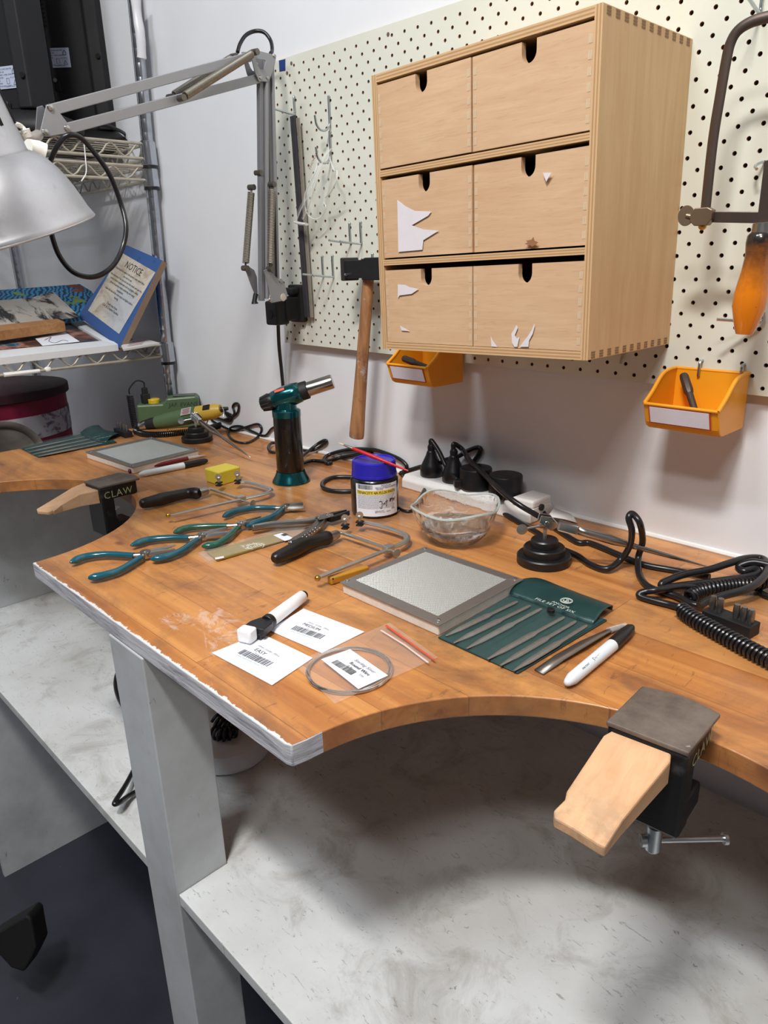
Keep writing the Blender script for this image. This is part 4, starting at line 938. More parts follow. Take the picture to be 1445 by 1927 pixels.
def bench_peg(label, quad, zt, pin_top, pin_tip, lower, letters, pin_th, ragged):
    """quad: plate corners front-left, back-left, back-right, front-right on the plate's top"""
    q = Ts(quad, zt); m = fr(q[0], q[3] - q[0]); W_ = (q[3] - q[0]).length; dep = ((q[1] - q[0]).length + (q[2] - q[3]).length) / 2
    r = root('bench_peg', None, label, 'bench peg', 'bench pegs clamped to the scalloped edge', mx=m @ Matrix.Translation(V((0, 0, -zt))))
    loc = [m.inverted() @ p for p in q]
    bow = [(loc[1].lerp(loc[2], k / 6).x, loc[1].lerp(loc[2], k / 6).y + .006 * math.sin(PI * k / 6)) for k in range(7)]
    mk('anvil_plate', MB().prism([(0, 0)] + [(x, y) for x, y in bow] + [(W_, 0)], .004, m, z0=-.004), ANV, r, smooth=0, bev=.0012)
    mb = MB(); hgt = zt - .0005
    mb.prism([(0.001, .001), (W_ - .001, .001), (W_ - .001, dep * .97), (0.001, dep * .97)], hgt - .004, m, z0=-hgt)
    mb.prism([(0.004, -.0), (W_ - .0, -.0), (W_ - .0, .021), (.004, .021)], lower + zt - .004, m, z0=-lower - zt)
    mb.prism([(W_ * .25, .018), (W_ - .001, .018), (W_ - .001, .050), (W_ * .25, .050)], .020, m, z0=-lower - zt)
    mk('clamp_body', mb, IRON, r, smooth=0, bev=.0022)
    # pin
    top = [T(u, v, zz) for u, v, zz in pin_top]
    bot = [p - UP * th_ for p, th_ in zip(top, pin_th)]
    mb = MB(); n_ = len(top); mb.add(top + bot, [tuple(range(n_)), tuple(range(n_, 2 * n_))[::-1]] + [(i, (i+1) % n_, n_ + (i+1) % n_, n_ + i) for i in range(n_)])
    mk('wooden_pin', mb, PIN, r, smooth=0, bev=.0015)
    # screw with tommy bar
    cx = W_ * .58; cy = .030; z0 = -lower - zt
    sc_ = [(.0045, z0 + .001)]; z = z0
    prof = [(.0042, z0 + .004)]
    for k in range(12): prof += [(.0048, z0 - .0018 * k), (.0040, z0 - .0018 * k - .0009)]
    prof += [(.0062, z0 - .022), (.0062, z0 - .044), (.0045, z0 - .046), (.0000001, z0 - .046)]
    scr_ = mk('clamp_screw', MB().lathe(prof, m @ Matrix.Translation(V((cx, cy, 0)))), ZINC, r, smooth=35)
    zb_ = z0 - .036; d = (m.inverted().to_3x3() @ cr); d.z = 0; d.normalize(); c_ = V((cx, cy, zb_)); a, b = c_ - d * .010, c_ + d * .058
    mb = MB(); mb.cyl(m @ a, m @ b, .0024, seg=12); mb.cyl(m @ a, m @ (a + d * .004), .0052, seg=16); mb.cyl(m @ (b - d * .003), m @ b, .0048, seg=16); mk('tommy_bar', mb, ZINC, r, smooth=35)
    mk('clamp_screw', MB().lathe([(.0035, z0 + .019), (.0035, -zt - .024), (.009, -zt - .023), (.009, -zt - .0212), (.0000001, -zt - .0212)], m @ Matrix.Translation(V((cx, cy, 0)))), ZINC, r, smooth=35)
    mb = MB(); letters(mb, m, W_, dep); mk('scratched_lettering', mb, M('b9b88a', .7, 0, .3, 0), r, smooth=0, label='CLAW scratched in the black paint')
    return r
def seg_text(mb, m, txt, size, x, y): mb.text(txt, size, m @ Matrix.Translation(V((x, y, 0))), spacing=1.15)
def let_r(mb, m, W_, dep):
    mm = m @ Matrix.Translation(V((W_ + .0003, .012, -.021))) @ Matrix.Rotation(PI/2, 4, 'Z') @ Matrix.Rotation(PI/2, 4, 'X'); seg_text(mb, mm, 'CLAW', .014, 0, 0)
R1 = [(1140, 1357), (1208, 1290), (1356.6, 1343), (1295.7, 1417)]
zp = .026
s_ = 3.247
def zr(u, v): return (1000 + u / s_, 1260 + v / s_)
pt = [(*zr(520, 355), .020), (*zr(855, 505), .020), (*zr(850, 560), .018), (*zr(560, 915), .006), (*zr(450, 1085), .000), (*zr(400, 1060), .000), (*zr(250, 965), .000), (*zr(140, 905), .000), (*zr(135, 860), .000), (*zr(205, 790), .003), (*zr(215, 740), .004), (*zr(440, 400), .018)]
bench_peg('black iron bench peg with wide square-ended beech pin, at the right scallop', R1, zp, pt, None, .050, let_r, [.020, .020, .020, .014, .009, .009, .009, .009, .009, .013, .013, .020], 0)
def let_l(mb, m, W_, dep):
    mm = m @ Matrix.Translation(V((W_ + .0003, .004, -.022))) @ Matrix.Rotation(PI/2, 4, 'Z') @ Matrix.Rotation(PI/2, 4, 'X'); seg_text(mb, mm, 'CLAW', .016, 0, 0)
L1 = [(155, 905), (205, 891), (266, 900), (190, 921)]
def zl1(u, v): return (u / 4.817, 690 + v / 4.817)
L1 = [zl1(755, 1038), zl1(1080, 958), zl1(1265, 1005), zl1(905, 1090)]
pl_ = [(*zl1(765, 1050), .020), (*zl1(890, 1090), .020), (*zl1(890, 1120), .019), (*zl1(720, 1160), .015), (*zl1(560, 1250), .004), (*zl1(485, 1312), .000), (*zl1(480, 1300), .001), (*zl1(440, 1318), .000), (*zl1(340, 1310), .000), (*zl1(330, 1290), .001), (*zl1(500, 1190), .008), (*zl1(650, 1095), .017)]
bench_peg('black iron bench peg with worn tapered wooden pin, at the left scallop', L1, .026, pl_, None, .060, let_l, [.022, .022, .022, .020, .012, .006, .006, .005, .005, .005, .010, .018], 1)
# ================================================================== bits in blocks
def bits(label, a, b, tops, wdt):
    A, B = T(*a), T(*b); d = (B - A).normalized(); n_ = UP.cross(d); L = (B - A).length
    r = root('bit_block', A, label, 'bit holder', 'black blocks of collets'); m = fr(A, d)
    mk('block', MB().box((L/2, wdt/2, .0065), (L, wdt, .013), m), BLACKM, r, smooth=0, bev=.0008)
    for t_ in tops:
        mk('steel_bit', MB().lathe([(.0026, .010), (.0026, .014), (.0035, .0165), (.0035, .0235), (.0028, .0275), (.0000001, .0275)], m @ Matrix.Translation(V((L * t_, wdt / 2, 0))), 12), M('8d8b88', .35, .9, .3, .1), r, smooth=40)
bits('black block of five steel collets beside the coiled cord, right of the bench', (1318, 1170), (1408, 1205), (.10, .26, .60, .75, .89), .020)
bits('small black block of four steel collets beside the far green pouch', zl1(1035, 610), zl1(1135, 650), (.12, .34, .66, .88), .018)
# ================================================================== rotary tool and its power unit
OL = M('4f6545', .42, 0, .15, .15, 90); YL = M('c9a63e', .4, 0, .12, .1)
A, B = T(262, 810), T(378, 803); d = (B - A).normalized(); m = fr(A, d); L = (B - A).length
r = root('power_unit', None, 'olive green power unit with yellow dial behind the rotary tool', 'power unit', mx=m)
hA = ZV(A.x, A.y, 763); 
mk('housing', MB().prism([(0, 0), (L, 0), (L, hA + .008), (L * .97, hA + .014), (L * .50, hA + .012), (L * .42, hA), (0, hA)], .045, m @ Matrix(((1, 0, 0, 0), (0, 0, 1, 0), (0, 1, 0, 0), (0, 0, 0, 1)))), OL, r, smooth=0, bev=.004)
mb = MB(); mm = m @ Matrix.Translation(V((L * .27, .022, hA)))
mb.lathe([(.0125, 0), (.0128, .008), (.0118, .0095), (.0000001, .0095)], mm, 32, lambda a, rr, z: (rr + (.0007 if int(a / (2*PI) * 32) % 2 and z > 0 else 0), z)); mk('speed_dial', mb, M('d8b62a', .4), r, smooth=30)
mb = MB(); mb.text('JAF. EVANS', .013, m @ Matrix.Translation(V((L * .52, -.0004, hA - .008))) @ Matrix.Rotation(PI/2, 4, 'X'), shear=.2); mk('handwriting', mb, INK, r, smooth=0)
mb = MB(); mb.box((L * .77, .024, hA + .0145), (.05, .03, .0006), m); mk('rating_plate', mb, M('55585a', .5), r, smooth=0)
# tool
A, B = T(256, 803, .022), T(416, 771, .062); d = (B - A).normalized(); L = (B - A).length
r = root('rotary_tool', ((A + B) / 2).to_2d().to_3d(), 'green and yellow rotary tool lying in front of its power unit', 'rotary tool')
def seg(t0, t1, rr): 
    n = len(rr); return MB().tube([A + d * L * (t0 + (t1 - t0) * i / (n-1)) for i in range(n)], rr, 28)
mk('chuck_tip', seg(-.01, .05, [.004, .0068, .0072]), BLACK, r); mk('chuck', seg(.045, .14, [.0075, .0098, .0105, .0108]), CHROME, r, smooth=25)
mk('nose_collar', seg(.135, .25, [.0112, .0125, .0132]), BLACKM, r); mk('body', seg(.245, .74, [.0135, .0160, .0172, .0175, .0172]), OL, r)
e = mk('rear_housing', seg(.735, 1.0, [.0174, .0172, .0168, .0155, .0110]), YL, r); 
x_ = d.cross(UP).normalized(); mm = fr(A + d * L * .86 + x_ * .0115 + UP * .0125, d, UP + x_ * .9); mk('rocker_switch', MB().box((0, 0, 0), (.016, .012, .003), mm), BLACK, e, smooth=0, bev=.0008)
mm = fr(A + d * L * .63 + x_ * .0125 + UP * .0128, d, UP + x_ * .95); mb = MB(); mb.box((0, 0, 0), (.024, .018, .0006), mm); mk('rating_label', mb, M('a79f9a', .5), e, smooth=0)
mb = MB(); 
for k in range(6): mb.box((0, .006 - k * .0024, .0005), (.019 - (k % 3) * .003, .0009, .0003), mm)
mk('label_print', mb, M('7b2a2c', .6), e, smooth=0)
mk('cord_grip', MB().tube([B - d * .002, B + d * .006, B + d * .016], [.006, .0052, .0035], 16), BLACK, r)
mb = MB(); mb.tube(spl([Tw(315, 809, .004), Tw(321, 795, .026), Tw(325, 791.5, .032), Tw(352, 790, .038), Tw(389, 784, .046), Tw(391, 790, .038), Tw(389, 797, .026)], 6), .0013, 8); mk('wire_stand', mb, M('c7a26a', .25, 1), r)
mb = MB(); mb.tube(spl([Tw(398, 775, .06), Tw(404, 765, .068), Tw(415, 764, .070), Tw(421, 773, .062), Tw(420, 785, .05)], 6), .0009, 8); mk('hanging_ring', mb, CHROME, r)
# coiled lead and plug
r = root('coiled_lead', T(300, 815), 'black coiled lead with inline plug at the green power unit', 'cable', 'black leads on the bench')
P = lambda u, v, z: T(u, v, z)
b0 = T(254, 806, .006); x0_, y0_ = b0.x, b0.y
mk('coil', MB().tube(helix([(x0_, y0_, .006), (x0_ - .001, y0_, .025), (x0_ - .002, y0_, .045), (x0_ - .003, y0_, ZV(x0_, y0_, 745))], .0065, .0040), .0017, 6, cap=False), RUB, r)
mk('coil', MB().tube(helix([T(255, 812, .006), T(272, 817, .006), T(300, 818, .006), T(340, 814, .006), T(385, 808, .006), T(428, 796, .006)], .0060, .0040), .0017, 6, cap=False), RUB, r)
zz0 = ZV(x0_, y0_, 742); pu = m @ V((.035, .012, 0)) if False else T(274, 790, .0)
pl0 = fr(T(262, 810), T(378, 803) - T(262, 810)) @ V((.020, .022, 0)); zp0 = ZV(pl0.x, pl0.y, 757)
mb = MB(); mb.box((pl0.x, pl0.y, hA + .011), (.014, .018, .022)); mb.box((pl0.x, pl0.y, hA + .028), (.009, .013, .016)); mk('inline_plug', mb, BLACKM, r, smooth=0, bev=.002)
zq = hA + .036; mk('lead', MB().tube(spl([V((x0_ - .003, y0_, zz0)), V((x0_ - .001, y0_, zz0 + .012)), V((x0_, y0_, zz0)).lerp(V((pl0.x, pl0.y, zq)), .5) + UP * .022, V((pl0.x, pl0.y, zq + .012)), V((pl0.x, pl0.y, zq - .002))], 8), .0017, 8), RUB, r)
# ================================================================== power strip, plugs, cables
c0, c1 = T(806, 893, .017), T(1030, 953, .017); c0.y = min(c0.y, .846); c1.y = min(c1.y, .846)
c0 = V((-.803, .840, 0)); c1 = V((-.545, .832, 0))
m = fr(c0, c1 - c0); L = (c1 - c0).length
WPL = M('e3e1de', .4, 0, .1, .1)
r = root('power_strip', None, 'white four-outlet power strip against the wall behind the glass bowl', 'power strip', mx=m)
mk('strip_body', MB().prism([(-.027, 0), (.027, 0), (.027, .014), (.020, .022), (-.020, .022), (-.027, .014)], L, m @ Matrix(((0, 0, 1, 0), (1, 0, 0, 0), (0, 1, 0, 0), (0, 0, 0, 1)))), WPL, r, smooth=0, bev=.002)
mb = MB(); mb.prism([(L * .86, -.024), (L, -.022), (L, .022), (L * .86, .024)], .012, m, z0=.020); mk('end_housing', mb, WPL, r, smooth=0, bev=.003)
mk('reset_button', MB().cyl(m @ V((L * 1.0, -.004, .020)), m @ V((L + .003, -.004, .020)), .0048, seg=18), BLACKM, r)
mk('cut_card', MB().slab([m @ V((L * .55, -.034, .0012)), m @ V((L * 1.02, -.050, .0012)), m @ V((L * 1.06, -.028, .0012)), m @ V((L * .6, -.026, .0012))], UP, .0008), WPL, r, smooth=0) if False else None
# sheet of off-cut plastic at its right end
mb = MB(); g = [[T(1042, 956, .012), T(1068, 965, .008), T(1078, 970, .0012)], [T(1030, 972, .010), T(1062, 977, .008), T(1086, 984, .0012)]]
mb.sheet([spl(r_, 4) for r_ in g]); mk('torn_wrapper', mb, M('e9e6e2', .5), smooth=180, solid=.0006, label='torn white scrap beside the right end of the power strip', cat='scrap')
def cone_plug(label, x, u, v):
    r = root('cone_plug', m @ V((x, .002, .022)), label, 'plug', 'black plugs in the power strip'); b = m @ V((x, .002, .022)); h = ZV(b.x, b.y, v) - .022
    mk('plug_body', MB().lathe([(.0168, 0), (.0182, .002), (.0182, .013), (.0155, .020), (.0090, .034), (.0072, .040), (.0072, h - .012), (.0058, h - .010), (.0064, h - .004), (.0045, h)], Matrix.Translation(b)), BLACK, r, smooth=35); return b + UP * h
pA = cone_plug('black rubber cone plug, leftmost plug in the power strip', L * .155, 815, 836)
pB = cone_plug('black rubber cone plug beside the leftmost plug in the power strip', L * .342, 857, 845)
def disc_plug(label, x, ang):
    b = m @ V((x, -.000, .022)); r = root('disc_plug', b, label, 'plug', 'black plugs in the power strip')
    mk('plug_body', MB().lathe([(.0230, 0), (.0245, .0015), (.0245, .030), (.0235, .0318), (.0215, .0322), (.0000001, .0322)], Matrix.Translation(b), 48), BLACK, r, smooth=35)
    mk('cord_exit', MB().box((0, 0, 0), (.016, .012, .012), Matrix.Translation(b + V((math.cos(ang) * .026, math.sin(ang) * .026, .009))) @ Matrix.Rotation(ang, 4, 'Z')), BLACK, r, smooth=0, bev=.002)
disc_plug('round flat black plug, second from the right end of the power strip', L * .524, -2.2)
disc_plug('round flat black plug, rightmost plug in the power strip', L * .745, -1.2)
def cable(label, pts, rad=.0036, name='cable', grp='black cables on the bench', n=8, flat=1.0, parent=None):
    """pts: (u, v, z) with z the height above the bench"""
    P = [V(p[1:]) if p[0] == 'w' else Tw(*p, gap=rad + .001) for p in pts]
    P = [V((p.x, min(p.y, YW - rad - .001), max(p.z, rad * flat))) for p in P]
    return mk(name, MB().tube(spl(P, n), rad, 10, flat=flat), RUB, parent, label=label, cat='cable' if label else None, group=grp if label else None)
wa = ('w', *pA); wb = ('w', *pB)
cable('black cord from the second cone plug running down past the helping hand', [('w', *(pB - UP * .003)), ('w', *(pB + UP * .008)), (870, 846, .072), (885, 868, .066), (914, 896, .052), (944, 925, .045), (977, 950, .035), (1014, 972, .020), (1040, 990, .006), (1085, 1019.6, .004), (1110, 1022, .004), (1160, 1042, .004), (1209.6, 1062, .004), (1272, 1074, .004), (1335, 1086, .008)], .0038)
cable('black cord rising in a tall hairpin loop over the long tweezers', [('w', *(pA - UP * .003)), ('w', *(pA + UP * .006)), (826, 850, .065), (840, 878, .045), (862, 905, .030), (880, 920, .016), (900, 931, .006), (930, 953, .004), (960, 973, .004), (1010, 1002, .004), (1045, 1027, .004), (1085, 1045, .004), (1110, 1062, .004), (1142, 1070.6, .006), (1167, 1054, .012), (1184, 1029, .030), (1189, 1000, .052), (1183, 975, .068), (1190, 967, .072), (1204, 985, .064), (1209, 1019, .036), (1201, 1049, .014), (1202, 1079, .004), (1214.5, 1099, .004), (1234.5, 1110.5, .005), (1272, 1121.7, .005), (1301.7, 1136.7, .006), (1319, 1140, .006)], .0038)
cable('black cord looping over the plugs and dropping behind the glass bowl', [(780, 950, .004), (791, 937, .004), (807, 907, .012), (824.7, 877, .035), (837, 866, .048), (859.6, 860, .055), (879.5, 848.6, .066), (899, 842, .070), (904, 848, .066), (894.5, 864, .050), (876, 887, .030), (864, 907, .018), (866, 918, .010), (889.5, 921, .012), (924, 914.6, .022)], .0036)
cable('black cord between the rightmost plug and the wall end of the power strip', [(965, 921, .030), (975, 932, .022), (1003, 937, .020), (1015, 950, .016), (1028, 972, .006), (1048, 984, .004), (1054, 992, .004)], .0034)
cable('black cord running behind the flux jar to the power strip', [(753, 891, .0038), (768, 886, .006), (790, 879, .012), (806, 876, .022)], .0040)
cable('thick black cable looping around behind the blue-lidded jar', [(753, 892, .006), (763, 884, .006), (764, 875, .006), (748, 862, .005), (714, 849, .005), (695, 846, .005), (667, 845, .005), (639, 849.4, .005), (617, 857, .005), (609, 866, .004), (616, 872, .004), (624, 871, .004)], .0036)
cable('black cable making a round loop on the bench left of the flux jar', [(668, 898.5, .004), (645, 897.5, .004), (624.7, 899, .004), (608, 907, .004), (608, 917, .004), (622, 923, .004), (645, 925, .004), (668, 924, .004)], .0036)
cable('black cord winding out from behind the torch with a narrow upright loop', [(560, 876, .004), (567, 873, .004), (587, 867, .004), (612, 868, .004), (636.5, 862, .004), (665, 857, .004), (700, 852, .004)], .0034)
cable('thin black cord twisted into a narrow loop to the right of the torch', [(563, 864, .004), (572, 856, .006), (584, 846, .010), (601, 833, .018), (611, 828.5, .020), (614, 832, .018), (601, 842, .010), (584.7, 848, .006), (567, 847, .004), (552, 846, .004)], .0030)
cable('black cord peeking out on the left side behind the torch', [(522, 834, .006), (511, 834, .008), (505, 842, .006), (509, 850, .004), (520, 851, .004)], .0030)
cable('slim black cord curling across the bench from the rotary tool to the torch', [(417, 772, .022), (428, 777, .018), (437, 783, .012), (432, 793, .006), (418, 789, .012), (405, 785, .018), (396, 784, .012), (400, 792, .005), (416, 801, .004), (440, 810, .004), (462, 804, .008), (484, 798, .008), (492, 806, .006), (487, 820, .003), (466, 833, .003), (442, 830, .003), (429, 817, .003), (434, 805, .004), (452, 802, .006), (475, 812, .004), (498, 820, .003), (512, 806, .004), (530, 800, .004)], .0026)
cable('black cord standing in a small loop at the wall behind the rotary tool', [(424, 778, .014), (433, 786, .01), (441, 778, .014), (438, 765, .028), (443, 759, .036), (449, 762, .036), (447, 776, .02), (436, 785, .012), (420, 790, .008)], .0026)
p = T(566, 838); mk('wall_transformer', MB().add([p + V(q) for q in ((-.012, -.01, 0), (.012, -.01, 0), (.012, .012, 0), (-.012, .012, 0), (-.004, -.004, .03), (.002, -.004, .03), (.002, .006, .03), (-.004, .006, .03))], [(0, 3, 2, 1), (4, 5, 6, 7), (0, 1, 5, 4), (1, 2, 6, 5), (2, 3, 7, 6), (3, 0, 4, 7)]), BLACKM, smooth=0, bev=.002, label='small black wedge-shaped plug half hidden behind the torch', cat='plug')
cable('black cord bent under the rim of the glass bowl on its left', [(752, 956, .003), (760, 961, .003), (772, 962, .003), (784, 955, .003), (792, 940, .004)], .0024)
# tangle at the right
def fl(l, z): return [(u, v, z) for u, v in l]
cable('outermost black cable loop of the tangle at the right edge of the bench', [(1244, 1104, .006), (1249, 1096, .010), (1284, 1082, .014), (1334, 1072, .018), (1371.5, 1060, .022), (1404, 1051, .024), (1432, 1051, .024), (1443, 1062, .024), (1438, 1084, .022), (1409, 1107, .018), (1359, 1121.7, .014), (1329, 1132, .011), (1316, 1141, .008)], .0042)
cable('inner black cable loop of the tangle at the right edge of the bench', [(1246, 1108, .005), (1266, 1104, .006), (1334, 1096, .010), (1400, 1087, .014), (1426, 1079, .018), (1421, 1070, .020), (1400, 1075, .018), (1390, 1069, .018), (1398, 1062, .022), (1420, 1058, .026), (1450, 1064, .026)], .0042)
cable('lowest black cable of the tangle, feeding the near coiled lead', [(1284, 1144, .006), (1260, 1138, .004), (1234.5, 1131.7, .004), (1208, 1124, .004), (1203, 1118, .006), (1216, 1113, .009), (1240, 1110, .012), (1284, 1104, .010), (1319, 1108, .006)], .0038)
r = mk('coiled_cable', MB().tube(helix([T(1282, 1147, .009), T(1309, 1166, .009), T(1359, 1194, .009), T(1409, 1221, .009), T(1460, 1247, .009)], .0068, .0046, 10), .0019, 7, cap=False), RUB, label='thick black coiled lead running off the right edge in front of the collet block', cat='cable', group='black coiled leads in the tangle')
r = mk('coiled_cable', MB().tube(helix([T(1297, 1124, .008), T(1316, 1113, .010), T(1346, 1106, .012), T(1384, 1101, .012), T(1434, 1096, .012), T(1475, 1075, .012)], .0062, .0044, 10), .0018, 7, cap=False), RUB, label='black coiled lead lying among the cable loops, behind the collet block', cat='cable', group='black coiled leads in the tangle')
mk('white_connector', MB().tube([T(1408, 1064, .006), T(1424, 1064, .006), T(1440, 1066, .006)], [.003, .006, .006], 14), WPL, label='small white connector inside the cable tangle at the right edge', cat='connector')
cable('short piece of black cord at the far right edge under the tangle', [(1425, 1104, .004), (1432, 1116, .004), (1450, 1124, .004)], .0034)
# ================================================================== hanging on the pegboard
YB = YP - .003
def peg_hook(label, u, v0, v1, L_, grp='straight pegboard hooks', up_=.004):
    a = W(u, v0, YB); b = W(u, v1, YB); b.x = a.x
    mb = MB(); mb.tube(spl([a + V((0, .010, .001)), a + V((0, .002, .002)), a, a.lerp(b, .5), b + UP * .003, b + V((0, -.004, 0)), b + V((0, -L_, up_))], 5), .0017, 10)
    return mk('pegboard_hook', mb, ZINC, label=label, cat='hook', group=grp)
peg_hook('empty straight zinc hook, left of the upper pair above the hammer', 657, 422, 457, .045)
peg_hook('empty straight zinc hook, right of the upper pair above the hammer', 677.5, 420, 459, .045)
peg_hook('empty straight zinc hook, left of the lower pair beside the hammer head', 605.5, 484, 519, .045)
peg_hook('empty straight zinc hook, right of the lower pair beside the hammer head', 624.5, 483, 521, .045)
peg_hook('zinc hook holding the black steel bar', 552.5, 184, 216, .042)
a, b, e_ = W(1434, 588, YB), W(1434, 607, YB), W(1349, 601, .826)
mk('pegboard_hook', MB().tube(spl([a + V((0, .010, .001)), a, a.lerp(b, .5), b + UP * .003, b.lerp(e_, .08), b.lerp(e_, .5), e_], 5), .0017, 10), ZINC, label='zinc hook crossing behind the orange saw handle', cat='hook', group='straight pegboard hooks')
peg_hook('zinc hook at the top right corner carrying the deep saw frame', 1434, -8, 24, .05, up_=.012)
peg_hook('zinc hook behind the hammer head', 700, 480, 519, .060)
def j_hook(label, u, v0, v1, tipdz):
    a = W(u, v0, YB); b = W(u, v1, YB); b.x = a.x; R = .0145
    P = [a + V((0, .010, .001)), a + V((0, .001, .002)), a, b] + [b + V((0, -R + R * math.cos(k), -R * math.sin(k))) for k in [PI * i / 8 for i in range(1, 9)]] + [b + V((0, -2 * R - .001, tipdz))]
    return mk('j_hook', MB().tube(spl(P, 4), .0018, 10), ZINC, label=label, cat='hook', group='J-shaped hooks')
j_hook('empty J-shaped hook, the upper one', 618, 184, 229, .006); j_hook('J-shaped hook holding the clear safety glasses, the lower one', 620, 250, 290, .008)
for u, v, t_ in ((1171, 678, 'short hook end showing under the drawer cabinet'),):
    p = W(u, v, YB); mk('pegboard_hook', MB().tube([p + V((0, .01, .010)), p + UP * .010, p - UP * .004 + V((0, -.004, 0))], .0017, 8), ZINC, label=t_, cat='hook', group='hook ends')
# black steel bar
a, b = W(551, 218, YB - .012), W(578, 597, YB - .008); t = (b - a).normalized()
r = mk('steel_bar', MB().rod(a, b, .0115, .0045, up=(0, -1, 0)), M('45434a', .6, .3, .5, .4, 60), smooth=0, bev=.0008, label='long dark steel bar hanging from a hook near the lamp', cat='bar')
mk('edge_strip', MB().rod(a + V((.0085, .004, -.004)), b + V((.0085, .004, 0)), .006, .003, up=(0, -1, 0)), M('9b9488', .6, .2), r, smooth=0, label='paler strip behind the bar')
for k in range(3): pass
# safety glasses
CL = film('clear_lens', .08, 'ffffff', .05, 0); CLE = film('clear_edge', .6, 'eef1f1', .1, 0)
gp = lambda u, v, o=.022: W(u, v, YP - o)
r = root('safety_glasses', gp(600, 430), 'clear safety glasses hanging folded from the lower J hook', 'safety glasses')
mk('lens', MB().sheet([[gp(u0 + (u1 - u0) * k / 5, v0 + (v1 - v0) * k / 5, .02 + .018 * math.sin(PI * k / 5)) for k in range(6)] for u0, v0, u1, v1 in ((616, 316, 634, 320), (604, 345, 632, 350), (600, 372, 620, 372), (603, 400, 612, 398))]), CL, r, smooth=180, solid=.0015)
mk('lens', MB().sheet([[gp(u0 + (u1 - u0) * k / 5, v0 + (v1 - v0) * k / 5, .03 + .018 * math.sin(PI * k / 5)) for k in range(6)] for u0, v0, u1, v1 in ((582, 340, 596, 338), (572, 365, 592, 375), (578, 392, 596, 408), (590, 412, 600, 418))]), CL, r, smooth=180, solid=.0015)
for l in ([(598, 300, .02), (594, 320, .03), (582, 345, .035), (573, 372, .035), (577, 400, .03), (590, 412, .025), (604, 408, .02), (613, 392, .02), (609, 380, .02)], [(620, 296, .02), (628, 320, .02), (634, 322, .03), (632, 342, .035), (622, 362, .03), (612, 372, .025)]):
    mk('lens_rim', MB().tube(spl([gp(*p) for p in l], 6), .0011, 8), CLE, r)
for l, w_ in (([(602, 300, .022), (592, 335, .03), (576, 372, .035), (562, 400, .035), (556, 418, .03)], .0042), ([(622, 280, .022), (608, 300, .03), (598, 330, .035), (582, 380, .035), (569, 412, .03)], .0035)):
    mk('temple_arm', MB().tube(spl([gp(*p) for p in l], 6), w_, 8, flat=.25, up=(0, -1, 0)), CL, r)
    P_ = spl([gp(*p) for p in l], 6); mk('temple_edge', MB().tube([q + V((.0035, -.001, 0)) for q in P_], .0008, 6), CLE, r)
mk('side_shield', MB().tube([gp(556, 418, .03), gp(566, 421, .03), gp(577, 422, .03)], [.0045, .0055, .0045], 10, flat=.5), CLE, r)
mb = MB(); p = gp(583, 322, .034); p2 = gp(594, 296, .034); mb.text('THORSIG', .0085, fr(p, p2 - p, V((-.3, -1, 0)))); mk('brand_print', mb, M('6b2630', .6), r, smooth=0)
# hammer
yh = .818; hT, hB = W(694, 515, yh), W(674, 822, yh); hB.y = yh - .004
r = root('hammer', None, 'club hammer with black iron head and worn wooden handle hanging head up', 'hammer', mx=Matrix.Translation(hB))
s = NT('worn_hickory'); g = s.noise(s.map((50, 50, 5)), 2, 5, .6, .8); n = s.noise(s.co, 22, 5, .7)
c = s.mix(s.ramp(g, [(.3, 0.), (.7, 1.)]), '84583a', 'b8875a'); c = s.mix(s.ramp(n, [(.58, 0.), (.63, 1.)]), c, 'a9a198')
n4 = s.noise(s.co, 40, 5, .7); c = s.mix(s.math('MULTIPLY', s.ramp(n4, [(.55, 0.), (.7, 1.)]), .6), c, '4a3022'); s.base(c); s.set(.6); s.bump(n, .5, .001)
P = [hB + (hT - hB) * t_ for t_ in (0, .015, .06, .2, .45, .7, .85, .95, 1.03)]
mk('handle', MB().tube(P, [.0132, .0140, .0137, .0124, .0110, .0103, .0101, .0096, .0092], 24, flat=.85, up=(0, -1, 0)), s.m, r)
hc_ = W(686, 506, yh); m = fr(hc_, V((1, 0, .0)))
IR = M('2b2a2c', .45, .5, .5, .4, 45)
mb = MB(); mb.prism([(-.036, -.0165), (-.030, -.0165), (-.030, -.0135), (.008, -.0135), (.008, -.0165), (.016, -.0165), (.05, -.0165), (.05, .0165), (.016, .0165), (.008, .0135), (-.030, .0135), (-.030, .0165), (-.036, .0165)], .030, m @ Matrix(((1, 0, 0, 0), (0, 0, 1, 0), (0, 1, 0, 0), (0, 0, 0, 1))), z0=-.015)
mk('head', mb, IR, r, smooth=0, bev=.0022); mb = MB(); mb.box((-.035, 0, 0), (.009, .033, .035), m); mk('striking_face', mb, M('55504e', .4, .8, .3, .2), r, smooth=0, bev=.002)
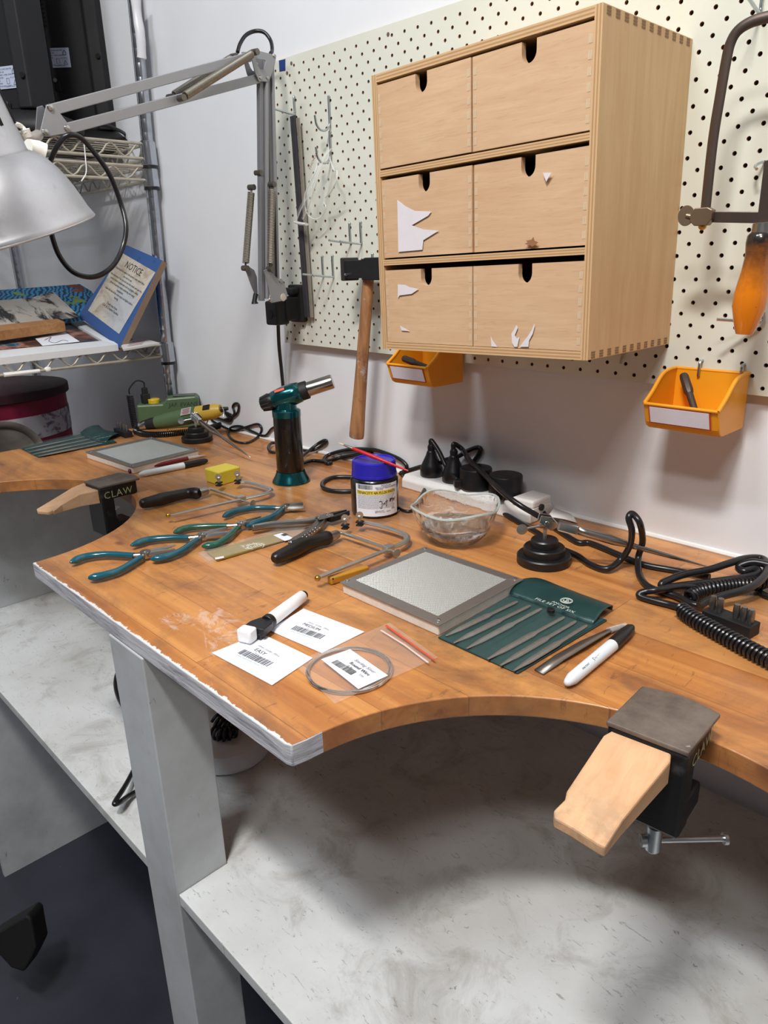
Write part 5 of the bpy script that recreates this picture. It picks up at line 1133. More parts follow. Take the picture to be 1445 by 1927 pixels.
# ---- yellow bins
BIN = M('eda020', .38, 0, .06, .05)
def bin_(label, xl, xr, zt_, zb_, yf_):
    """wall bin: back on the board, scooped sides, low sloping front with a red-edged label"""
    d0, d1 = YP - .003, yf_; hF = .030; wl = .0022; hh = zt_ - zb_
    prof = [(d0, zb_), (d1 + .010, zb_), (d1 + .004, zb_ + .003), (d1, zb_ + .010), (d1 - .007, zb_ + hF), (d1 + .010, zb_ + hF + (hh - hF) * .35), (d1 + .030, zb_ + hF + (hh - hF) * .86), (d1 + .048, zt_), (d0, zt_)]
    r = root('storage_bin', ((xl + xr) / 2, (d0 + d1) / 2, zb_), label, 'storage bin', 'yellow storage bins hung on the pegboard')
    yz = Matrix(((0, 0, 1, 0), (1, 0, 0, 0), (0, 1, 0, 0), (0, 0, 0, 1)))
    mb = MB()
    mb.prism(prof, wl, yz, z0=xl); mb.prism(prof, wl, yz, z0=xr - wl)
    cx = (xl + xr) / 2; w_ = xr - xl - wl
    mb.box((cx, (d0 + d1) / 2 + .003, zb_ + .0012), (w_, d0 - d1 - .010, .0024)); mb.box((cx, d0 - .0012, (zb_ + zt_) / 2), (w_, .0024, hh))
    F = [(d1 + .006, zb_ + .001), (d1 + .001, zb_ + .008), (d1 - .007, zb_ + hF), (d1 - .0045, zb_ + hF + .0012), (d1 + .004, zb_ + .010), (d1 + .008, zb_ + .003)]
    mb.prism(F, w_, yz, z0=xl + wl / 2)
    mk('bin_shell', mb, BIN, r, smooth=0, bev=.0014)
    # rolled rim
    rim = [V((xl + wl/2, y, z)) for y, z in prof[4:]] ; mb = MB()
    mb.tube(spl(rim, 4), .0022, 8); mb.tube(spl([p + V((xr - xl - wl, 0, 0)) for p in rim], 4), .0022, 8)
    mb.tube([V((xl + .001, d1 - .007, zb_ + hF)), V((xr - .001, d1 - .007, zb_ + hF))], .0018, 8); mb.tube([V((xl + .001, d0 - .001, zt_)), V((xr - .001, d0 - .001, zt_))], .0020, 8); mk('rim', mb, BIN, r)
    n_ = V((0, -(hF - .008), -.008)).normalized(); 
    def fp(a, b, o): 
        p0, p1 = V((xl, d1 + .001, zb_ + .008)), V((xl, d1 - .007, zb_ + hF)); p = p0.lerp(p1, b) + n_ * o; p.x = xl + (xr - xl) * a; return p
    mk('label_frame', MB().slab([fp(.07, -.02, .0006), fp(.90, -.02, .0006), fp(.90, .95, .0006), fp(.07, .95, .0006)], n_, .0004), M('c4482e', .5), r, smooth=0)
    mk('label_card', MB().slab([fp(.09, .05, .0011), fp(.88, .05, .0011), fp(.88, .88, .0011), fp(.09, .88, .0011)], n_, .0003), M('e6e3ee', .6), r, smooth=0)
    return xl, xr, zb_, d0, d1, hF, zt_
def rod_tool(label, a, b):
    t = (b - a).normalized(); r = root('punch', a.lerp(b, .5), label, 'punch', 'dark steel punches in the bins'); DK = M('4b423c', .5, .5, .3, .2)
    mk('shaft', MB().tube([a, a.lerp(b, .62)], [.0036, .0040], 12), DK, r); mk('head', MB().tube([a.lerp(b, .60), a.lerp(b, .66), a.lerp(b, .95), b], [.0042, .0056, .0054, .0044], 8), DK, r, smooth=25)
pb_ = W(1399, 786, YP - .005); pf_ = XP(1352, 819, pb_.x); zb_ = pf_.z - .004; yfR = pf_.y
A, B = W(1280, 694.7, YP - .004), W(1420, 701.6, YP - .004)
i_ = bin_('yellow storage bin at the lower right of the pegboard', W(1212, 800, yfR).x, pb_.x, (A.z + B.z) / 2, zb_, yfR)
xl, xr, zb2, d0, d1, hF, zt_ = i_
rod_tool('dark steel punch leaning inside the right yellow bin', V((xl + (xr - xl) * .66, d1 + .016, zb2 + .010)), V((xl + (xr - xl) * .18, d0 - .012, zt_ - .006)))
pb_ = W(870, 704, YP - .005); pf_ = XP(810, 731, pb_.x); zb_ = pf_.z; yfL = pf_.y
xr_ = pb_.x; xl_ = W(734, 716, yfL).x
j_ = bin_('yellow storage bin under the left end of the drawer cabinet', xl_, xr_, zb_ + (zt_ - zb2), zb_, yfL)
xl, xr, zb2, d0, d1, hF, _z = j_
rod_tool('dark steel punch lying in the left yellow bin', V((xr - .008, d1 + .012, zb2 + .026)), V((xl + .012, d1 + .018, zb2 + .036)))
for u, v in ((1319, 684), (1398, 692)):
    p = W(u, v, YB); mk('pegboard_hook', MB().tube(spl([p + V((0, .012, .003)), p + V((0, -.002, .003)), p + V((0, -.004, -.006)), p + V((0, -.004, -.014))], 4), .0017, 8), ZINC, label='hook carrying the right yellow bin, ' + ('left one' if u < 1350 else 'right one'), cat='hook', group='hooks behind the right bin')
# ---- deep frame saw hanging at right
ys = YP - .065
r = root('frame_saw', W(1400, 629, ys), 'deep steel saw frame with orange handle hanging at the right edge', 'saw')
FS = M('71635b', .38, .85, .3, .2, 40)
P = spl([W(u, v, ys) for u, v in ((1475, 27), (1445, 32), (1413, 41.5), (1388, 58), (1374, 82), (1366, 116), (1355, 180), (1341, 268), (1327, 398))], 6)
mk('frame', MB().tube(P, .0052, 8, flat=.38, up=(0, -1, 0)), FS, r, smooth=50)
a, b = W(1330, 408, ys), W(1462, 410, ys); mk('cross_bar', MB().rod(a, b, .0105, .0035, up=(0, -1, 0)), FS, r, smooth=0, bev=.0006)
mk('frame', MB().rod(W(1452, 300, ys), W(1437, 420, ys), .012, .0045, up=(0, -1, 0)), FS, r, smooth=0, bev=.0008)
c = W(1322, 408, ys - .004); m = fr(c, (1, 0, 0)); mk('clamp_block', MB().prism([(-.011, -.004), (-.006, -.0085), (.007, -.0085), (.011, -.003), (.011, .006), (.006, .0085), (-.007, .0085), (-.011, .003)], .010, m @ Matrix.Rotation(PI/2, 4, 'X'), z0=-.005), M('85725f', .4, .7), r, smooth=0, bev=.0008)
c2 = W(1291, 406, ys - .006); mb = MB(); mb.lathe([(.0000001, -.001), (.0095, -.001), (.0100, 0), (.0095, .001), (.0000001, .001)], Matrix.Translation(c2) @ Matrix.Rotation(.35, 4, 'Z') @ Matrix.Rotation(PI/2, 4, 'X') @ Matrix.Diagonal((.8, 1, 1, 1))); mb.cyl(c2, c + V((-.008, 0, 0)), .0026); mk('wing_screw', mb, M('8c7763', .4, .7), r, smooth=40)
mk('brass_ball', MB().ball(W(1322, 425, ys - .004), .0042), BRASS, r)
p0, p1 = W(1434, 438, ys), W(1400, 629, ys - .004); 
mk('ferrule', MB().tube([W(1437, 420, ys), W(1434.5, 441, ys)], [.0098, .0105], 24), STEEL, r)
s = NT('orange_varnish'); X = s.xyz(); n = s.noise(s.co, 50, 5, .7); f = s.ramp(s.math('ADD', s.math('MULTIPLY', X[2], 7.0), s.math('MULTIPLY', n, .35)), [(.46, 0.), (.62, .5), (.80, 1.)])
n2 = s.ramp(s.noise(s.co, 160, 3), [(.70, 0.), (.74, 1.)])
c = s.mix(f, 'd97a12', '2b2623'); c = s.mix(s.math('MULTIPLY', n2, .7), c, '3b2412'); s.base(c); s.set(.2); s.b.inputs['Coat Weight'].default_value = .5
prof = [(0, .0105), (.03, .0128), (.10, .0132), (.22, .0118), (.38, .0130), (.58, .0158), (.72, .0160), (.88, .0120), (.97, .0092), (1, .0080)]
mk('handle', MB().tube([p0.lerp(p1, a) for a, _ in prof], [b for _, b in prof], 28), s.m, r)
p = W(1437, 304, YB); mk('pegboard_hook', MB().tube(spl([p + V((0, .012, 0)), p, p + V((-.004, -.01, -.004)), p + V((0, -.016, -.008))], 4), .0015, 8), ZINC, label='clear plastic-tipped hook at the right edge above the saw crossbar', cat='hook')
# ================================================================== swing-arm lamp
EL, PV, BR = D(490, 125, 1.13), D(92, 232, .90), D(512, 560, 1.25)
LN = (EL - PV).cross(EL - BR).normalized()
if LN.dot(CAM - EL) < 0: LN = -LN
def L_(u, v, o=0.0): return PL(u, v, EL, LN) + LN * o
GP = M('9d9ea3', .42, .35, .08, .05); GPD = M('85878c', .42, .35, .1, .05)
r = lamp = root('swing_arm_lamp', W(560, 600, YP), 'silver swing-arm lamp clamped to the left edge of the pegboard', 'lamp')
# bracket
bx0, by0, bz0 = W(558, 573, YP - .006); mb = MB()
mb.box((bx0 + .003, YP - .006, bz0 + .002), (.040, .012, .066))
mb.box((bx0 - .001, YP - .024, bz0 - .006), (.030, .034, .042)); mb.box((bx0 + .0, YP - .020, bz0 + .024), (.034, .02, .012))
c = V((bx0 - .004, YP - .048, bz0 - .012)); mb.box(c, (.032, .030, .042), rz=.12)
bk_ = mk('wall_bracket', mb, BLACKM, r, smooth=0, bev=.0035)
mk('bracket_socket', MB().cyl(c + V((-.002, -.0158, -.002)), c + V((-.002, -.0150, -.002)), .0085), DRK, bk_)
def lplate(px, o, th=.0016, name='joint_plate', mat=None):
    mb = MB(); mb.slab([L_(u, v, o) for u, v in px], LN, th); return mk(name, mb, mat or GP, r, smooth=0, bev=.0005)
zb7 = lambda l: [(430 + u / 7.605, 440 + v / 7.605) for u, v in l]
lplate(zb7([(437, 520), (490, 500), (545, 550), (640, 640), (695, 640), (735, 720), (778, 860), (765, 935), (700, 955), (550, 985), (500, 950), (530, 870), (500, 720)]), .010)
lplate(zb7([(275, 500), (330, 455), (430, 520), (470, 620), (480, 860), (440, 870), (380, 720), (320, 550)]), -.012, mat=GPD)
for u, v in zb7([(672, 672), (530, 940)]): mk('rivet', MB().lathe([(.0034, 0), (.0028, .0016), (.0000001, .0022)], fr(L_(u, v, .0116), V((1, 0, .01)).cross(LN), LN), 14), STEEL, r)
p = L_(*zb7([(714, 905)])[0], .0117); mk('maker_badge', MB().lathe([(.0065, 0), (.006, .0006), (.0000001, .0008)], fr(p, V((1, 0, .01)).cross(LN), LN), 24), M('cfc8ba', .4), r)
mk('lock_knob', MB().tube([L_(*zb7([(415, 860)])[0], -.004), L_(*zb7([(395, 960)])[0], -.004), L_(*zb7([(400, 1000)])[0], -.004)], [.0042, .0040, .0060], 12), BLACK, r)
# lower arm
def bar(px0, px1, w1, w2, o, name='lower_arm', mat=None): 
    return mk(name, MB().rod(L_(*px0, o), L_(*px1, o), w1, w2, up=LN), mat or GP, r, smooth=0, bev=.0008)
bar((489, 130), (492, 566), .0075, .0085, .0, mat=GPD); bar((496, 130), (499, 562), .0055, .0085, .004)
bar((504, 112), (515, 526), .0075, .0085, -.003, mat=GPD); bar((510, 112), (521, 528), .0055, .0085, .0)
# elbow
lplate([(462, 98), (478, 97), (500, 102), (511, 106), (509, 125), (498, 152), (492, 156), (478, 152), (470, 135)], .0078, name='elbow_plate') if False else None
def ring_plate(o):
    out = [(462, 96), (478, 97), (498, 102), (512, 106), (509, 125), (498, 155), (480, 155), (472, 138)]; inn = [(473, 113), (480, 113.5), (487, 114), (492, 116), (491, 122), (488, 132), (482, 132), (478, 126)]
    a = [L_(*p, o) for p in out]; b = [L_(*p, o) for p in inn]; n = len(a); th = LN * .0018
    mb = MB(); vs = a + b + [p + th for p in a] + [p + th for p in b]; f = []
    for k in range(n):
        j = (k + 1) % n; f += [(k, j, n + j, n + k), (2*n + k, 3*n + k, 3*n + j, 2*n + j), (k, 2*n + k, 2*n + j, j), (n + k, n + j, 3*n + j, 3*n + k)]
    mb.add(vs, f); return mk('elbow_plate', mb, GP, r, smooth=0, bev=.0004)
ring_plate(.0078); ring_plate(-.0095)
for u, v in ((482, 148), (495, 148), (508, 107), (466, 100)): mk('rivet', MB().lathe([(.0030, 0), (.0024, .0014), (.0000001, .0020)], fr(L_(u, v, .0096), V((1, 0, .01)).cross(LN), LN), 14), STEEL, r)
# upper arm
bar((466, 108), (92, 208), .0125, .010, .001, 'upper_arm'); bar((484, 148), (122, 243), .0125, .010, .001, 'upper_arm')
lplate([(79, 201), (88, 197), (94, 201), (125, 240), (126, 248), (120, 252), (78, 259), (70, 254), (68, 248)], .0085)
lplate([(76, 200), (86, 197), (122, 245), (72, 256)], -.009, mat=GPD)
for u, v in ((86, 204), (118, 243), (77, 250)): mk('rivet', MB().lathe([(.0042, 0), (.0034, .0018), (.0000001, .0026)], fr(L_(u, v, .0102), V((1, 0, .01)).cross(LN), LN), 16), STEEL, r)
SPR = M('aca79a', .4, .9, .3, .1)
def spring(px0, px1, o, R):
    a, b = L_(*px0, o), L_(*px1, o); t = (b - a).normalized()
    mk('spring', MB().tube(helix([a + t * .008, b - t * .008], R, .0021, 8), .00095, 5, cap=False), SPR, r)
    mk('spring_core', MB().cyl(a + t * .008, b - t * .008, R * .82, seg=12), M('5f5b52', .5, .6), r)
    for q, s_ in ((a, 1), (b, -1)):
        mb = MB(); mb.cyl(q - LN * .006, q + LN * .006, .0045, seg=16); mb.cyl(q, q + t * .01 * s_, .0016); mk('spring_pin', mb, M('77736a', .4, .9), r, smooth=40)
spring((466, 101), (328, 187), .016, .0050); spring((452, 104), (333, 181), -.014, .0050)
spring((500.5, 348), (497, 506), .014, .0052); spring((483, 352), (471, 505), -.012, .0052)
mk('spring_pin', MB().cyl(L_(487, 325, .006), L_(487, 325, -.008), .004, seg=14), M('77736a', .4, .9), r, smooth=40)
# shade
dS = .80
rc = D(8, 449, dS); ad = (D(8 - .42 * 100, 449 - .907 * 100, dS) - rc).normalized()   # axis, pointing up and back from the mouth
rd = ray(8, 449).normalized(); ad = (ad - rd * (ad.dot(rd) + .07)).normalized()
k = dS / FPX; RR = 170 * k
s = NT('spun_aluminium'); n = s.noise(s.co, 14, 5, .65); n2 = s.noise(s.co, 60, 4, .7)
c = s.mix(s.ramp(n, [(.3, 0.), (.75, 1.)]), 'aeaeb2', 'c6c6c9'); c = s.mix(s.math('MULTIPLY', s.ramp(n2, [(.6, 0.), (.75, 1.)]), .3), c, '8b8b8e'); s.base(c); s.set(.36, .75); s.bump(n2, .05, .0005); ALU = s.m
up2 = V((0, 0, 1)); m = fr(rc, ad.cross(V((.3, .5, .1))), ad)
pf = [(1.0, .0), (1.003, .010), (.985, .05), (.965, .10), (.94, .20), (.905, .32), (.865, .43), (.82, .53), (.755, .63), (.69, .70), (.63, .745), (.61, .76)]
mb = MB().lathe([(a * RR, z * RR) for a, z in pf], m, 72); mb.f = mb.f[:-2] if False else [f for f in mb.f if len(f) == 4]; mb.mi = [0] * len(mb.f)
sh = mk('lamp_shade', mb, ALU, r, smooth=60, solid=.0012)
mk('rolled_edge', MB().tube([m @ V((RR * math.cos(a), RR * math.sin(a), 0)) for a in [2*PI*i/72 for i in range(72)]], .0013, 8, closed=True), ALU, sh)
nk = [(.600, .745), (.606, .77), (.600, .785), (.585, 1.10), (.560, 1.60), (.53, 1.75), (.45, 1.83), (.0000001, 1.85)]
nm = MB().lathe([(a * RR, z * RR) for a, z in nk], m, 72)
neck = mk('lamp_neck', nm, ALU, r, smooth=40)
for q in range(12):
    a = 2 * PI * q / 12; mb = MB()
    for o_ in (0,): mb.tube([m @ V((RR * rr * math.cos(a), RR * rr * math.sin(a), RR * z)) for rr, z in ((.589, 1.02), (.577, 1.25), (.568, 1.42))], [.0022, .0024, .0022], 8, flat=.5)
    mk('vent_slot', mb, DRK, neck)
mk('bulb_socket', MB().lathe([(.020, RR * .5), (.020, RR * .8), (.0000001, RR * .81)], m), M('e8e6e0', .5), r)
mk('light_bulb', MB().ball(m @ V((0, 0, RR * .34)), .027, 24), M('f4f2ee', .3, 0, 0, 0), r)
# white clamp, plug and lead behind the neck
h = .88
mk('swivel_clamp', MB().tube([D(38, 263, .84), D(62, 262, .86), D(72, 254, .89)], [.006, .007, .006], 14), M('b5aea6', .4, .5), r)
mk('socket_plug', MB().tube([D(52, 278, .83), D(70, 284, .84), D(84, 290, .845)], [.0095, .0115, .0115], 20), M('ece9df', .45), r); mk('plug_slot', MB().tube([D(64, 290, .826), D(78, 297, .829)], .0016, 8), DRK, r)
mb = MB(); mb.tube([D(47, 243, .84), D(53, 258, .845)], [.0052, .0046], 14)
mk('socket_cap', mb, M('ece9df', .45), r)
mk('socket_lead', MB().tube(spl([D(50, 252, .84), D(42, 240, .84), D(30, 234, .83), D(18, 240, .82)], 6), .0028, 8), M('ece9df', .45), r)
def lcab(pts, rad=.0032): return mk('power_lead', MB().tube(spl([D(*p) for p in pts], 8), rad, 10), RUB, r)
lcab([(88, 330, .93), (93, 308, .90), (106, 278, .885), (125, 256, .88), (150, 258, .89), (178, 288, .91), (207, 330, .93), (228, 385, .95), (237, 425, .95), (232, 462, .95), (215, 497, .94), (190, 517, .93), (163, 521, .92), (135, 510, .91), (112, 482, .90), (99, 448, .89), (94, 420, .89)])
lcab([(447, 98, 1.145), (452, 82, 1.15), (463, 66, 1.155), (480, 58.5, 1.16), (497, 61, 1.16), (509, 76, 1.16), (512, 95, 1.155), (507, 112, 1.15), (502, 200, 1.17), (505, 400, 1.21), (516, 520, 1.25), (520, 545, 1.26)], .0030)
P = [W(523, 598, .835), W(525, 650, .845), W(530, 700, .855), W(534, 745, .862), W(536, 790, .866), W(540, 828, .866)]
mk('power_lead', MB().tube(spl(P, 6), .0034, 10), RUB, r)
# ================================================================== chrome wire shelving
WR = M('b9b2a2', .45, .3, .6, .3, 40); CH = M('c3c7cf', .2, .95, .45, .15, 50); PW = M('f1f1f0', .5, 0, .05, .2)
XS, XE, YR, YFs = -1.616, -2.50, .850, .395
tilt = .057        # the right-hand posts lean a little
def xat(z, x, y): return x + (tilt * (z - .065) if x == XS else 0)
rs = root('wire_shelving', ((XS + XE) / 2, .62, -ZT), 'chrome wire shelving unit standing in the corner left of the bench', 'shelving')
posts = {(0, 0): (XS, YR), (1, 0): (XE, YR), (0, 1): (XS, YFs), (1, 1): (XE, YFs)}
for (a, b), (x, y) in posts.items():
    B, Tt = V((xat(-ZT, x, y), y, -ZT + .001)), V((xat(.98, x, y), y, .98))
    n = 77; pts = [B.lerp(Tt, i / n) for i in range(n + 1)]; 
    P2, R2 = [], []
    for i, p in enumerate(pts):
        P2 += [p - (Tt - B) * (.04 / n), p, p + (Tt - B) * (.04 / n)]; R2 += [.0125, .0123, .0125]
    mk('post', MB().tube(P2, R2, 18), CH, rs, smooth=50)
def wire_shelf(z, z2, paint=False, worn=True):
    mt = WR; top, bot = z, z2
    x0, x1 = xat(z, XS, 0), XE
    c4 = [(x0, YR), (x0, YFs), (x1, YFs), (x1, YR)]
    fm = MB()
    for k in range(4):
        (ax, ay), (bx_, by_) = c4[k], c4[(k + 1) % 4]; A, B = V((ax, ay, 0)), V((bx_, by_, 0)); d = (B - A).normalized(); A2, B2 = A + d * .012, B - d * .012
        fm.tube([A2 + UP * top, B2 + UP * top], .0032, 8); fm.tube([A2 + UP * bot, B2 + UP * bot], .0032, 8)
        L = (B2 - A2).length; n = max(2, round(L / .028)); n -= n % 2
        zz = [A2 + d * (L * (i + .5) / (n + 1)) + UP * (bot + .002 if i % 2 else top - .002) for i in range(n + 1)]
        fm.tube(spl(zz, 3), .0021, 6)
    mk('edge_truss', fm, mt, rs)
    wm = MB(); n = int((x0 - x1) / .028)
    for i in range(1, n): wm.tube([V((x1 + (x0 - x1) * i / n, YFs, top + .003)), V((x1 + (x0 - x1) * i / n, YR, top + .003))], .0014, 5)
    for i in range(1, 4): wm.tube([V((x1, YFs + (YR - YFs) * i / 4, top - .001)), V((x0, YFs + (YR - YFs) * i / 4, top - .001))], .0028, 6)
    mk('deck_wires', wm, mt, rs, label='parallel rusty-white deck wires')
    for (x, y) in c4:
        cc = mk('corner_collar', MB().lathe([(.0150, bot - .014), (.0168, bot - .012), (.0160, top + .004), (.0140, top + .006)], Matrix.Translation(V((x, y, 0))), 24), CH, rs)
        mk('sleeve_ring', MB().lathe([(.0165, bot - .019), (.0165, bot - .013)], Matrix.Translation(V((x, y, 0))), 24), BLACK, cc)
wire_shelf(.180, .153); wire_shelf(.601, .572); wire_shelf(.557, .530); wire_shelf(-.28, -.307)
# white paint daubs on the lower shelf's edge
mb = MB(); x0 = xat(.18, XS, 0) + .0005
for z in (.180, .153): mb.tube([V((x0, .484, z)), V((x0, .52, z)), V((x0, .535 if z > .17 else .555, z))], [.0046, .0044, .0040], 8); mb.ball((x0, .572, z + .001), .006, 10, (.6, 1.3, 1))
mk('white_paint', mb, PW, rs)
# cable tie hanging from the upper shelves
mb = MB(); mb.tube(spl([XP(158, 270, -1.585), XP(161, 300, -1.58), XP(162, 325, -1.58), XP(153, 341, -1.58)], 5), .0012, 6); mk('cable_tie', mb, PW, rs)
# white plastic wrapped round the post top
A, B = W(255, -4, YR - .013), W(267, 112, YR - .013); mb = MB(); P = spl([A, A.lerp(B, .3) , A.lerp(B, .6) + V((.004, 0, 0)), A.lerp(B, .92) + V((.001, 0, 0)), B + V((-.001, 0, 0))], 5); mb.tube(P, [.010 + .0015 * noise.noise(p * 60) for p in P[:-3]] + [.008, .006, .003], 12, flat=.8); mk('plastic_wrap', mb, M('d9d9dd', .35, 0, .1, 1.0, 60), rs)
# ---- things on the lower shelf
ZL = .1855
def plane3(a, b, c):
    n = (b - a).cross(c - a).normalized()
    return a, (n if n.z > 0 else -n)
PA = plane3(XP(222, 648, -1.600), XP(0, 674, -1.600), W(142, 594, .78))     # top of the sloping pile of flat things
def SH(u, v, o=0.0, pl=None):
    p0, n = pl or PA
    return PL(u, v, p0 + n * o, n)
def flat_sheet(name, quad, o, th, mat, label, cat, smooth=0, bev=0, parent=None, pl=None):
    n = (pl or PA)[1]
    return mk(name, MB().slab([SH(u, v, o, pl) for u, v in quad], n, -th), mat, parent, smooth=smooth, bev=bev, label=label, cat=cat)
PB = plane3(W(150, 535, .835), W(0, 545, .63), W(204, 600, .80))
PN = PA[1]
s = NT('sea_painting'); w_ = s.n('ShaderNodeTexWave', wave_type='BANDS', bands_direction='Y'); s.l(s.map((1, 1, 1), rot=(0, 0, .5)), w_.inputs[0]); w_.inputs['Scale'].default_value = 30; w_.inputs['Distortion'].default_value = 9; w_.inputs['Detail'].default_value = 3
n = s.noise(s.map((1, 1, 1), loc=(2, 0, 0)), 12, 3); c = s.mix(s.ramp(w_.outputs['Fac'], [(.25, 0.), (.6, 1.)]), '12324e', '2f7fb0'); c = s.mix(s.ramp(n, [(.60, 0.), (.63, 1.)]), c, '7a3f2e'); c = s.mix(s.ramp(n, [(.36, 1.), (.39, 0.)]), c, '6f8a3a')
s.base(c); s.set(.6); SEA = s.m
flat_sheet('painting', [(-30, 548), (150, 534.5), (172, 548), (200, 592), (120, 600), (-30, 610)], 0, .010, SEA, 'blue sea painting on board, rearmost of the flat things on the wire shelf', 'painting', pl=PB)
s = NT('charcoal_drawing'); n = s.noise(s.map((5, 14, 5), rot=(0, 0, .4)), 1.4, 5, .6, .6); s.base(s.mix(s.ramp(n, [(.49, 0.), (.57, 1.)]), 'b0aaa2', '2a2828')); s.set(.8)
flat_sheet('charcoal_drawing', [(-30, 572), (0, 565), (60, 560), (100, 548.5), (150, 596), (-30, 620)], .003, .0012, s.m, 'grey paper with a dark charcoal drawing lying over the sea painting', 'drawing', pl=PB)
s = NT('collage_print'); n = s.noise(s.co, 14, 4, .6, .5); s.base(s.ramp(n, [(.30, '2b2c30'), (.46, '4a3a34'), (.52, '8e5340'), (.56, 'b98d80'), (.60, '3f6f8f'), (.66, '2b2c30')])); s.set(.35); COLL = s.m
r = root('picture_frame', SH(60, 650, -.02), 'white picture frame lying flat on the wire shelf with a dark collage', 'picture frame')
out = [(-30, 608), (142, 594.5), (222, 648), (-30, 677)]; inn = [(-30, 622), (132, 605), (193, 641), (-30, 662)]
o_ = [SH(u, v) for u, v in out]; i_ = [SH(u, v, -.003) for u, v in inn]
mb = MB(); 
for k in range(4):
    j = (k + 1) % 4; a, b, c_, d_ = o_[k], o_[j], i_[j], i_[k]
    mb.add([a, b, c_, d_, a - PN * .014, b - PN * .014, c_ - PN * .011, d_ - PN * .011], [(0, 1, 2, 3), (4, 7, 6, 5), (0, 4, 5, 1), (2, 6, 7, 3)])
mk('frame', mb, M('e8ebee', .35, 0, .05, .05), r, smooth=0); mk('print', MB().slab([p - PN * .005 for p in i_], PN, -.001), COLL, r, smooth=0)
mk('sketch', MB().slab([SH(u, v, -.006) for u, v in ((66, 637), (122, 625), (150, 643), (80, 651))], PN, .0005), PAPER, r, smooth=0)
mb = MB(); mb.tube(spl([SH(u, v, -.005) for u, v in ((84, 640), (96, 634), (92, 642), (104, 645), (118, 640), (128, 642))], 6), .0007, 5); mk('sketch_lines', mb, GREYINK, r)
s = NT('plank_wood'); g = s.noise(s.map((5, 40, 40)), 2, 5, .6, .8); s.base(s.mix(s.ramp(g, [(.3, 0.), (.7, 1.)]), '9a6a3e', 'b98655')); s.set(.55)
mb = MB(); tq = [SH(u, v, .024) for u, v in ((-30, 606), (92, 593), (122, 605.5), (-30, 626))]; mb.slab(tq, PN, -.022); mk('wooden_plank', mb, s.m, smooth=0, bev=.001, label='short varnished pine plank lying on the white picture frame', cat='plank')
s = NT('handbill'); n = s.noise(s.co, 60, 3); s.base(s.mix(s.ramp(n, [(.55, 0.), (.60, 1.)]), 'd5d3cf', '9c4a50')); s.set(.6)
PC = (V((-1.62, .8, ZL + .006)), UP)
r = root('printed_sheet', SH(270, 645, 0, PC), 'white sheet with red print under the leaning notice board', 'sheet'); mk('paper', MB().slab([SH(u, v, 0, PC) for u, v in ((228, 650), (262, 634), (300, 645), (232, 657))], UP, -.004), M('d5d3cf', .6), r, smooth=0)
mb = MB()
for k in range(4):
    a, b = SH(240 + k * 3, 651 - k * 2.6, .0006, PC), SH(268 + k * 2, 647 - k * 2.6, .0006, PC); mb.rod(a, b, .0025, .0004)
mk('red_lettering', mb, M('a2474d', .6), r, smooth=0)
# leaning notice board
BR_, BL, TR = XP(225, 655, -1.595), W(147, 594, .745), W(305, 490, .828)
pn = (BR_ - BL).cross(TR - BR_).normalized(); pn = pn if pn.dot(CAM - BL) > 0 else -pn
TL = PL(238, 461, BL, pn); e = (BR_ - BL).normalized(); Wd = (BR_ - BL).length
vv = (TL - BL).lerp(TR - BR_, .5); vl = vv.length; vv.normalize(); sg = 1 if e.cross(vv).dot(pn) > 0 else -1
m = Matrix((e, vv, pn)).transposed().to_4x4(); m.translation = BL
r = root('notice_board', (BL + BR_) / 2, 'blue-edged wooden notice board leaning against the chrome post', 'notice board')
s = NT('blue_paint'); n = s.noise(s.co, 30, 5, .7); s.base(s.mix(s.ramp(n, [(.6, 0.), (.72, 1.)]), '2f5490', '1f3158')); s.set(.5)
mk('board', MB().slab([BL, BR_, TR, TL], pn, -.014), [s.m], r, smooth=0, bev=.001)
mk('raw_edge', MB().slab([BR_ + e * .0004, TR + e * .0004, TR + e * .0004 - pn * .0138, BR_ + e * .0004 - pn * .0138], e, .0004), M('8b7560', .7, 0, .3, .3), r, smooth=0, label='bare brown board edge')
s = NT('aged_paper'); n = s.noise(s.map((1, 3, 1)), 14, 5, .65, 1); n2 = s.noise(s.map((1.5, 1, 1), loc=(1, 2, 0)), 6, 2); c = s.mix(s.ramp(n, [(.45, 0.), (.75, 1.)]), 'c9c2b6', '957f66'); c = s.mix(s.math('MULTIPLY', s.ramp(n2, [(.5, 0.), (.6, 1.)]), .5), c, '9fb0c4'); s.base(c); s.set(.6)
mk('notice_paper', MB().box((Wd * .50, vl * .50, .0006), (Wd * .74, vl * .76, .0004), m), s.m, r, smooth=0)
mb = MB(); fx = Matrix.Identity(4) if sg > 0 else Matrix.Diagonal((1, 1, 1, 1))
def nb(t_, sz, y): mb.text(t_, sz, m @ Matrix.Translation(V((Wd * .50, vl * y, .0012))), 'CENTER')
u_ = Wd * .74
nb('NOTICE', u_ * .13, .76)
for k, t_ in enumerate(('if you need to switch the jackets over when they', 'are not in use.', 'Ask everyone if we can not use the tools and use the', 'correct bench equipment such as goggles, safety', 'gloves & aprons when soldering and using', 'equipment.', '- make the use of the dust mask and lights before', 'leaving.')): nb(t_, u_ * .043, .70 - k * .042)
nb('Thank you from', u_ * .05, .31); nb('CAA & Creative Studios', u_ * .05, .27)
mk('printed_text', mb, M('2e2e33', .7, 0, 0, 0), r, smooth=0)
